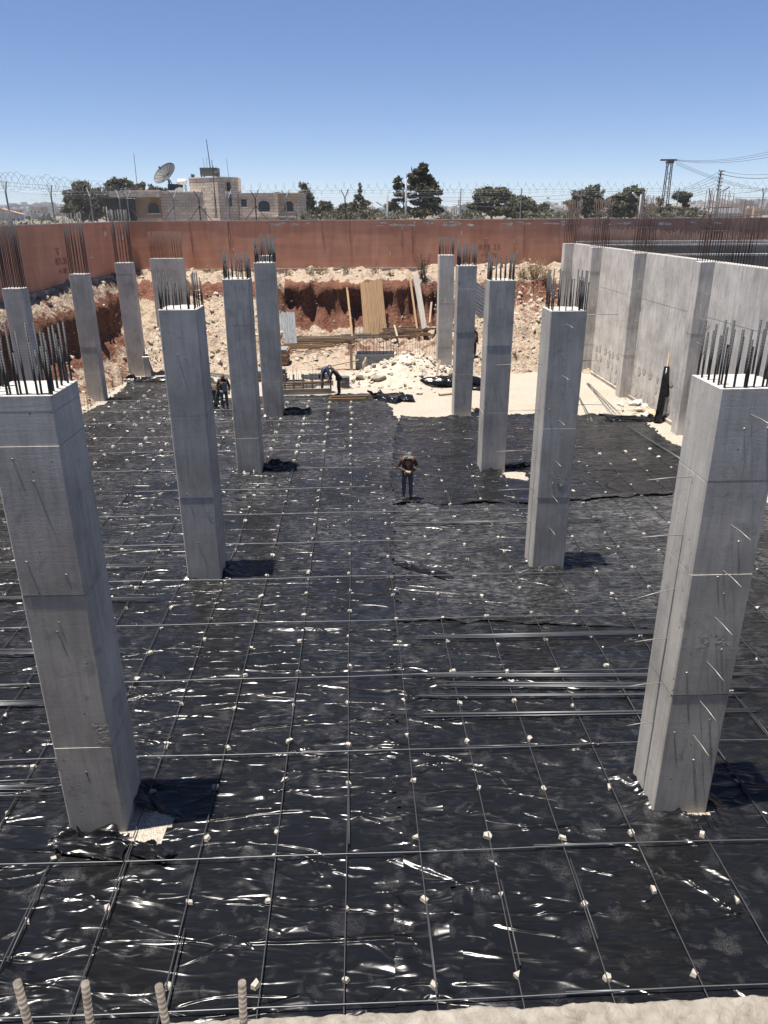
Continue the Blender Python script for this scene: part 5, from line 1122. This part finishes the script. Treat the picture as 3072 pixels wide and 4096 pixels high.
MB().add([(-.5,-.3,.35),(.5,-.3,.35),(.5,.3,.35),(-.5,.3,.35),(-.3,-.2,.02),(.3,-.2,.02),(.3,.2,.02),(-.3,.2,.02)], [(0,1,5,4),(1,2,6,5),(2,3,7,6),(3,0,4,7),(4,5,6,7)]).build('tray', M['dish'], wb_)
# footing forms by the bending workers
ff = thing('footing_formwork', 'low timber footing forms with stakes left of the bending workers', 'formwork', (0,0,0)); A_, B_ = G(1130, 1582), G(1325, 1576)
for dy, z, h_ in ((0, .16, .28), (.25, .55, .07), (1.9, .16, .26)): plank(ff, A_ + Vector((0,dy,z)), B_ + Vector((0,dy,z)), .04, h_, 'timber_grey' if z < .3 else 'timber', 0)
for k in range(6): p = A_.lerp(B_, k/5.3) + Vector((.1, .3, 0)); plank(ff, p, p + Vector((0, 0, 1.0)), .09, .06, 'timber_grey', 0, 'stake')
for k in range(16):
    p = A_.lerp(B_, (k+.5)/16) + Vector((0, rk.uniform(.7, 1.7), 0)); h_ = rk.uniform(.7, 1.3); MB().tube([p, p + Vector((rk.uniform(-.06,.06), 0, h_)), p + Vector((rk.uniform(-.15,.15), 0, h_+.1))], .009, 4).build('dowel_bar', M['rebar_rust'], ff)
pile('plank_pile', 'boards piled on the end of the footing forms', 1165, 1540, .2, 1.5, .6, 8, 1.7, .1, ('timber_grey', 'timber_pale'), .3)
pf_ = thing('footing_pit', 'dark steel sided footing form with upright bars behind the rubble heap', 'formwork', (0,0,0))
cA, cB = G(1428, 1455, 0), G(1575, 1455, 0); cA.y = cB.y = 43.6
for (a, b) in (((cA.x, 43.6), (cB.x, 43.6)), ((cA.x, 45.0), (cB.x, 45.0)), ((cA.x, 43.6), (cA.x, 45.0))): plank(pf_, (a[0], a[1], .45), (b[0], b[1], .45), .05, .8, 'form', 0 if a[1] == b[1] else 0, 'form_side')
for k in range(12): x = cA.x + (cB.x-cA.x)*k/11; link('starter_bar', bar_mesh(rk.choice((1.9, 2.2, 2.6)), .014, M['rebar_dark']), pf_, (x, rk.choice((43.75, 44.85)), 0), (rk.uniform(-.02,.02), rk.uniform(-.02,.02), 0))
for z in (.5, .8, 1.1, 1.4): MB().tube([(cA.x-.3, 43.7, z), (cA.x+.1, 43.7, z)], .008, 4).build('stirrup', M['rebar_rust'], pf_)
plank(pf_, (cA.x-.25, 43.4, 0), (cA.x-.25, 43.4, 1.5), .16, .05, 'timber_pale', 0, 'stake')
rowb = thing('starter_bar_row', 'long row of thin upright bars in front of the sloping track', 'rebar row', (0,0,0))
for k in range(26): p = At(1545 + 9.6*k, 1420, 45.6); link('starter_bar', bar_mesh(rk.choice((1.2, 1.4, 1.5)), .009, M['rebar_rust']), rowb, (p.x, 45.6 + rk.uniform(-.25,.25), max(tz(p.x, 45.6)-.1, 0)), (rk.uniform(-.05,.05), rk.uniform(-.05,.05), 0))
single('plank', 'long scaffold plank sloping up behind the bending workers', G(1250, 1478), At(1435, 1440, 43.5), .22, .05, 'timber_pale')
# low wall with dowels at far left
lw = thing('low_concrete_wall', 'low concrete wall with rusty dowels beside the far left column', 'wall', (-13.35, 42.3, 0), .35); MB().box((0, 2.2, .55), (.35, 5.2, 1.1)).build('wall_body', M['old_concrete'], lw)
for k in range(20): link('dowel_bar', bar_mesh(.55, .008, M['rebar_rust']), lw, (.08 if k % 2 else -.08, -.25 + .26*k, 1.05), (rk.uniform(-.1,.1), rk.uniform(-.1,.1), 0))
db = thing('starter_bar_row', 'short rusty dowels sticking up along the left edge of the sheet', 'rebar row', (0,0,0))
for k in range(26): f = k/25; p = Vector((-13.9, 34.2, 0)).lerp(Vector((-14.0, 41.0, 0)), f); link('dowel_bar', bar_mesh(.75, .008, M['rebar_rust']), db, (p.x + rk.uniform(-.4,.2), p.y, 0), (rk.uniform(-.2,.2), rk.uniform(-.2,.2), 0))

# ------------------------------------------------------------------ things on the gravel
def lump(name, label, c, L, W, Hh, rz, seed, cat, m='plastic_roll'):
    nu, nv = 46, 26; U, V = np.meshgrid(np.linspace(0, 2*np.pi, nv), np.linspace(0, 1, nu)); prof_ = np.clip(np.sin(np.pi*V), 0, 1)**.35*(.7 + .6*fbm(V*4, V*0, seed)); rad = 1 + .35*(fbm(V*7, U*1.6+seed, seed, 3)-.5) + .22*np.abs(fbm(V*3+5, U*3, seed+1, 2)-.5)
    X = (V-.5)*L + .1*np.sin(U*2); Y = np.cos(U)*W/2*prof_*rad; Z = np.maximum(-.02, (np.sin(U)*Hh/2*prof_*rad + Hh*.42))
    me, _ = grid_mesh(name, X, Y, Z, M[m]); tag(link(name, me, None, c, rz), label, cat, None, 'thing')
lump('plastic_roll', 'bundled black plastic lying on the gravel at the far right column', (3.6, 39.0, 0), 3.3, 1.0, .62, -.08, 2, 'plastic roll')
lump('plastic_roll', 'flat fold of black plastic between the far right columns', (4.9, 38.2, 0), 1.6, .6, .18, -.3, 4, 'plastic roll', 'plastic')
def tube_thing(name, label, p, q, r, m, cat, hole=True):
    t = thing(name, label, cat, (0,0,0)); MB().tube([p, q], r, 12).build('wall', M[m], t, True)
    p, q = Vector(p), Vector(q); d = (q-p).normalized()
    for e_, s in ((p, -1), (q, 1)): MB().tube([e_ + d*s*.001, e_ + d*s*.004], r*.8, 12).build('opening', M['dark'], t)
tube_thing('cardboard_tube', 'long cardboard tube in front of the black bundle', G(1756, 1578, .07), G(1838, 1570, .07), .075, 'card', 'cardboard tube'); tube_thing('cardboard_tube', 'short cardboard tube by the foot of the fourth right column', G(1893, 1632, .09), G(1917, 1642, .09), .085, 'card', 'cardboard tube')
tube_thing('plastic_pipe', 'short white plastic pipe in the junk by the retaining wall', G(2568, 1664, .07), G(2588, 1652, .09), .085, 'white_pipe', 'pipe')
tube_thing('cardboard_tube', 'crushed brown cardboard tube in the junk by the retaining wall', G(2578, 1640, .1), G(2628, 1668, .1), .14, 'card', 'cardboard tube')
wr = thing('wrapped_roll', 'tall black wrapped roll leaning against the retaining wall', 'roll', (0,0,0)); a = G(2630, 1690, .02); b = Vector((wface(31.2)-.14, a.y + .85, 2.25)); d = (b-a).normalized()
MB().tube([a, a.lerp(b, .35) + Vector((.02,0,0)), a.lerp(b, .8), b], [.17, .16, .14, .13], 10).build('wrap', M['plastic_roll'], wr, True); MB().tube([b - d*.05, b + d*.95], .045, 8).build('core', M['card'], wr)
MB().add([a.lerp(b, .45), a.lerp(b, .98), a.lerp(b, .9) + Vector((.34,-.05,-.1)), a.lerp(b, .62) + Vector((.4,-.08,-.2)), a.lerp(b, .5) + Vector((.22,-.04,-.1))], [(0,1,2,3,4)]).build('loose_flap', M['plastic_roll'], wr)
jk = thing('rubble_sacks', 'pale sacks and broken slabs heaped at the foot of the retaining wall', 'junk heap', tuple(G(2545, 1625)))
for k, (x, y, s, rz) in enumerate(((0, .3, .5, .3), (.35, -.3, .45, 1.0), (-.2, -.9, .4, 2.2), (.5, .5, .35, .2), (-.7, .2, .3, 1.5), (.3, -1.3, .35, .7))):
    o = link('sack', rock_mesh(600+k, M['chip' if k != 2 else 'rock'], 2, (1.5, 1.0, .42), 'sack'), jk, (x, y, s*.2), (rk.uniform(-.2,.2), rk.uniform(-.2,.2), rz)); o.scale = (s*1.2,)*3
for k in range(9): p = Vector((rk.uniform(-.9,.6), rk.uniform(-1.3,.8), .12 + .1*rk.random())); plank(jk, p, p + Vector((rk.uniform(-.5,.5), rk.uniform(-.5,.5), rk.uniform(-.05,.2))), .06, .02, 'timber_pale', 0, 'offcut')
bx = thing('steel_drum', 'open dented metal drum standing behind the bending workers', 'drum', tuple(G(1380, 1552)), .2)
prof_d = [(0, .22), (.02, .25), (.28, .25), (.3, .26), (.32, .25), (.58, .25), (.6, .26)]
MB().tube([(0,0,z) for z, r in prof_d], [r for z, r in prof_d], 14).build('shell', M['dish'], bx, True)
MB().box((0,.05,.02), (.8,.7,.04)).build('board', M['timber_grey'], bx)

# ------------------------------------------------------------------ people
M['skin'] = plain('skin', (.22, .12, .08), .6, 0, .06); M['glove'] = plain('work_glove', (.30, .22, .15), .8)
def cloth(name, col): return plain(name, col, .9, 0, .16, 9, bump=.5)
M['brown'] = cloth('brown_jacket', (.060, .027, .016)); M['black'] = cloth('black_jacket', (.012, .012, .013)); M['jeans'] = cloth('grey_jeans', (.075, .085, .10)); M['jeans_dark'] = cloth('dark_trousers', (.018, .020, .025)); M['shoe'] = cloth('dark_shoes', (.02, .018, .016))
M['cap_grey'] = cloth('grey_cap', (.09, .09, .085)); M['scarf'] = cloth('striped_scarf', (.15, .15, .15)); M['cap_white'] = cloth('white_headcloth', (.45, .45, .45)); M['blue'] = cloth('blue_shirt', (.03, .055, .14)); M['hood'] = cloth('brown_hood', (.045, .038, .03)); M['panel'] = cloth('grey_jacket_panel', (.16, .165, .16))
TMP = bpy.data.scenes.new('skin_workshop')                # only to grow the skin modifier quickly
def skin_obj(name, V, E, m, parent, root, sub=1):
    keys = list(V); me = bpy.data.meshes.new(name); me.from_pydata([V[k][0] for k in keys], [(keys.index(a), keys.index(b)) for a, b in E], [])
    me.materials.append(m); o = bpy.data.objects.new(name, me); TMP.collection.objects.link(o); o.modifiers.new('skin', 'SKIN'); o.modifiers['skin'].use_smooth_shade = True
    lay = me.skin_vertices[0].data if me.skin_vertices else None
    if lay is None: return o
    for i, k in enumerate(keys):
        r = V[k][1]; lay[i].radius = (r, r) if not isinstance(r, tuple) else r; lay[i].use_root = (k == root)
    s = o.modifiers.new('sub', 'SUBSURF'); s.levels = sub; s.render_levels = sub
    
    with bpy.context.temp_override(scene=TMP, view_layer=TMP.view_layers[0]):
        dg = bpy.context.evaluated_depsgraph_get(); dg.update(); nm = bpy.data.meshes.new_from_object(o.evaluated_get(dg))
    bpy.data.objects.remove(o); bpy.data.meshes.remove(me); nm.name = name; return link(name, nm, parent)
def person(label, loc, rz, J, top, legs, shoe='shoe', hat=('cap', 'cap_grey'), gloves=False, collar=True):
    """J: joint positions, facing -Y"""
    t = thing('person', label, 'person', loc, rz); V = {}
    rad = dict(pelvis=.13, chest=.14, neck=.055, head=(.083,.095), crown=(.07,.08), shl=.06, shr=.06, ell=.042, elr=.042, wrl=.03, wrr=.03, hal=.034, har=.034, hil=.085, hir=.085, knl=.058, knr=.058, anl=.03, anr=.03, fol=.018, for_=.018)
    for k, p in J.items(): V[k] = (Vector(p), rad[k])
    E = [('pelvis','chest'),('chest','neck'),('neck','head'),('head','crown'),('chest','shl'),('chest','shr'),('shl','ell'),('shr','elr'),('ell','wrl'),('elr','wrr'),('wrl','hal'),('wrr','har'),('pelvis','hil'),('pelvis','hir'),('hil','knl'),('hir','knr'),('knl','anl'),('knr','anr'),('anl','fol'),('anr','for_')]
    hd = (V['crown'][0]-V['head'][0]).normalized(); fw = Vector(J.get('face', (0,-1,0))) if 'face' in J else None
    fdir = Vector((0,-1,-.2)); fdir = (fdir - hd*fdir.dot(hd)).normalized()
    V['nose'] = (V['head'][0] + fdir*.10 + hd*.02, .014); E.append(('head','nose'))
    for s in 'lr':
        w_, h_ = V['wr'+s][0], V['ha'+s][0]; d = (h_-w_).normalized(); sd = d.cross(Vector((0,-1,0)))
        sd = (sd if sd.length > .1 else Vector((1,0,0))).normalized()
        for q in range(4):
            L = (.07, .08, .075, .06)[q]; b_ = h_ + sd*(.024*(q-1.5)) + d*.03; V[f'f{s}{q}a'] = (b_, .0095); V[f'f{s}{q}b'] = (b_ + d*L*.55 + Vector((0,-.012,-.012)), .009); E += [('ha'+s, f'f{s}{q}a'), (f'f{s}{q}a', f'f{s}{q}b')]
        V[f't{s}'] = (w_.lerp(h_, .5) + sd*.05, .011); V[f't{s}b'] = (h_ + sd*.055 + d*.02, .009); E += [('wr'+s, f't{s}'), (f't{s}', f't{s}b')]
    skin_obj('body', V, E, M['skin'], t, 'pelvis')
    JV = {'hem': (Vector(J['pelvis'])+Vector((0,0,-.07)), (.175,.135)), 'pelvis': (Vector(J['pelvis'])+Vector((0,0,.04)), (.17,.13)), 'chest': (Vector(J['chest']), (.19,.145)), 'neck': (Vector(J['neck'])-(Vector(J['neck'])-Vector(J['chest']))*.1, .075)}
    JE = [('hem','pelvis'),('pelvis','chest'),('chest','neck')]
    for s in 'lr':
        JV['sh'+s] = (Vector(J['sh'+s]), .082); JV['el'+s] = (Vector(J['el'+s]), .062); JV['wr'+s] = (Vector(J['wr'+s]), .048); JE += [('chest','sh'+s),('sh'+s,'el'+s),('el'+s,'wr'+s)]
    skin_obj('jacket', JV, JE, M[top], t, 'chest')
    TV = {'pelvis': (Vector(J['pelvis']), (.155,.12))}; TE = []
    for s in 'lr': TV['hi'+s] = (Vector(J['hi'+s]), .098); TV['kn'+s] = (Vector(J['kn'+s]), .074); TV['an'+s] = (Vector(J['an'+s]), .066); TE += [('pelvis','hi'+s),('hi'+s,'kn'+s),('kn'+s,'an'+s)]
    skin_obj('trousers', TV, TE, M[legs], t, 'pelvis')
    for s, fk in (('l','fol'), ('r','for_')):
        a = Vector(J['an'+s]); f = Vector(J[fk]); skin_obj('shoe', {'a': (a+Vector((0,.02,-.02)), .05), 'h': (Vector((a.x, a.y+.05, .045)), .045), 'b': (Vector((f.x, f.y, .042)), (.045,.04))}, [('a','h'),('h','b')], M[shoe], t, 'h')
    if gloves:
        for s in 'lr': skin_obj('glove', {'w': (Vector(J['wr'+s]), .042), 'h': (Vector(J['ha'+s]), .05), 'f': (Vector(J['ha'+s])*1.0 + (Vector(J['ha'+s])-Vector(J['wr'+s])).normalized()*.06, .036)}, [('w','h'),('h','f')], M['glove'], t, 'h')
    H_, C_ = Vector(J['head']), Vector(J['crown']); u = (C_-H_).normalized()
    kind, hm = hat
    if kind in ('cap', 'hood', 'cloth'):
        o = skin_obj('headwear', {'a': (H_ + u*.035 - fdir*.012, (.098,.108)), 'b': (C_ + u*.02 - fdir*.01, (.078,.085))}, [('a','b')], M[hm], t, 'a')
        if kind == 'cap': MB().box((0,0,0), (.15,.13,.012)).build('cap_visor', M[hm], t).matrix_local = Matrix.Translation(H_ + u*.06 + fdir*.13) @ fdir.to_track_quat('Y','Z').to_matrix().to_4x4()
        if kind != 'cap': skin_obj('head_cloth', {'a': (H_ - u*.03 - fdir*.03, (.095,.10)), 'b': (Vector(J['neck']) - fdir*.02 + u*.02, (.085,.08)), 'c': (Vector(J['neck']).lerp(Vector(J['chest']), .3), (.11,.09))}, [('a','b'),('b','c')], M[hm], t, 'b')
    return t
def stand(**kw):
    J = dict(pelvis=(0,0,.93), chest=(0,0,1.24), neck=(0,-.01,1.46), head=(0,-.03,1.56), crown=(0,-.035,1.66), shl=(.19,0,1.39), shr=(-.19,0,1.39), ell=(.25,.02,1.12), elr=(-.25,.02,1.12), wrl=(.25,-.06,.88), wrr=(-.25,-.06,.88), hal=(.245,-.08,.80), har=(-.245,-.08,.80), hil=(.095,0,.87), hir=(-.095,0,.87), knl=(.11,-.02,.49), knr=(-.11,-.02,.49), anl=(.115,.01,.10), anr=(-.115,.01,.10), fol=(.135,-.15,.045), for_=(-.135,-.15,.045)); J.update(kw); return J
p1 = person('man in brown jacket and grey jeans looking down at his gloved hands on the sheet', (.74, 22.25, .06), .12,
    stand(chest=(.0,-.05,1.22), neck=(.02,-.13,1.41), head=(.03,-.21,1.47), crown=(.03,-.25,1.575), shl=(.20,-.07,1.35), shr=(-.20,-.07,1.35), ell=(.29,-.06,1.08), elr=(-.31,-.06,1.08), wrl=(.10,-.27,.99), wrr=(-.09,-.27,1.0), hal=(.04,-.31,.98), har=(-.02,-.31,.98)), 'brown', 'jeans', 'shoe', ('cap', 'cap_grey'), True)
skin_obj('scarf', {'a': (Vector((-.13,-.12,1.42)), (.035,.03)), 'b': (Vector((-.06,-.11,1.43)), (.05,.04)), 'c': (Vector((.07,-.11,1.42)), (.05,.04)), 'd': (Vector((-.16,-.17,1.33)), (.035,.018))}, [('d','a'),('a','b'),('b','c')], M['scarf'], p1, 'b')
p2 = person('worker in black hooded top and blue jeans holding upright rods between two columns', (-7.32, 33.95, .05), .1,
    stand(ell=(.27,.0,1.12), elr=(-.27,-.02,1.12), wrl=(.26,-.1,.90), wrr=(-.33,-.16,1.0), hal=(.25,-.12,.82), har=(-.36,-.22,1.0), anr=(-.06,.0,.1), for_=(-.08,-.15,.045)), 'black', 'jeans', 'shoe', ('hood', 'hood'))
o = MB().box((.08,-.155,1.10), (.2, .02, .42), (.05,0,0)).build('jacket_panel', M['panel'], p2)
bend = dict(pelvis=(.10,0,.90), chest=(-.09,-.02,1.19), neck=(-.24,-.03,1.34), head=(-.32,-.05,1.38), crown=(-.40,-.06,1.43), shl=(-.17,-.18,1.28), shr=(-.17,.16,1.28), ell=(-.27,-.21,1.02), elr=(-.29,.18,1.02), wrl=(-.38,-.16,.80), wrr=(-.40,.12,.80), hal=(-.42,-.14,.72), har=(-.44,.1,.72), hil=(.10,-.09,.85), hir=(.10,.09,.85), knl=(.07,-.11,.47), knr=(.09,.11,.47), anl=(.10,-.11,.1), anr=(.13,.12,.1), fol=(-.05,-.12,.045), for_=(-.02,.14,.045))
p3 = person('worker all in black bending left over the footing forms', (-2.32, 37.15, 0), 0.0, bend, 'black', 'jeans_dark', 'shoe', ('hood', 'hood'))
sb = {k: ((-x*.9, y, z) if k not in () else 0) for k, (x, y, z) in bend.items()}
sb = {k: sb[{'shl':'shl','shr':'shr'}.get(k, k)] for k in sb}
p4 = person('worker with white head cloth and blue sleeve bending right behind the one in black', (-3.02, 37.75, 0), 0.0, sb, 'blue', 'jeans_dark', 'shoe', ('cloth', 'cap_white'))
skin_obj('vest', {'a': (Vector(sb['pelvis'])+Vector((0,0,.05)), (.185,.15)), 'b': (Vector(sb['chest']), (.2,.165)), 'c': (Vector(sb['neck']).lerp(Vector(sb['chest']), .35), (.13,.12))}, [('a','b'),('b','c')], M['black'], p4, 'a')
a = At(1893, 1425, 43.0); p5 = person('worker in dark clothes partly hidden behind the fourth right column', (a.x, 43.0, max(tz(a.x, 43.0), 0)), .6, stand(), 'hood', 'jeans_dark', 'shoe', ('cloth', 'black'))
a = At(1942, 1262, 47.2); p6 = person('worker in blue half hidden beside the leaning ribbed panel', (a.x+.1, 47.2, max(tz(a.x, 47.2), 0)), 1.4, stand(elr=(-.22,-.16,1.15), wrr=(-.2,-.36,1.1), har=(-.2,-.44,1.1)), 'blue', 'jeans_dark', 'shoe', ('cap', 'black'))
bd = thing('bird', 'small dark bird flying above the back wall', 'bird', tuple(At(2193, 793, 75)))
skin_obj('body', {'a': (Vector((-.16,0,0)), .03), 'b': (Vector((0,0,0)), .06), 'c': (Vector((.12,0,.03)), .035), 'd': (Vector((.17,0,.04)), .012), 'w': (Vector((-.02,-.12,.05)), .025), 'w2': (Vector((-.08,-.3,.03)), .01), 'v': (Vector((-.02,.12,.05)), .025), 'v2': (Vector((-.08,.3,.06)), .01)}, [('a','b'),('b','c'),('c','d'),('b','w'),('w','w2'),('b','v'),('v','v2')], M['black'], bd, 'b')
bpy.data.scenes.remove(TMP)
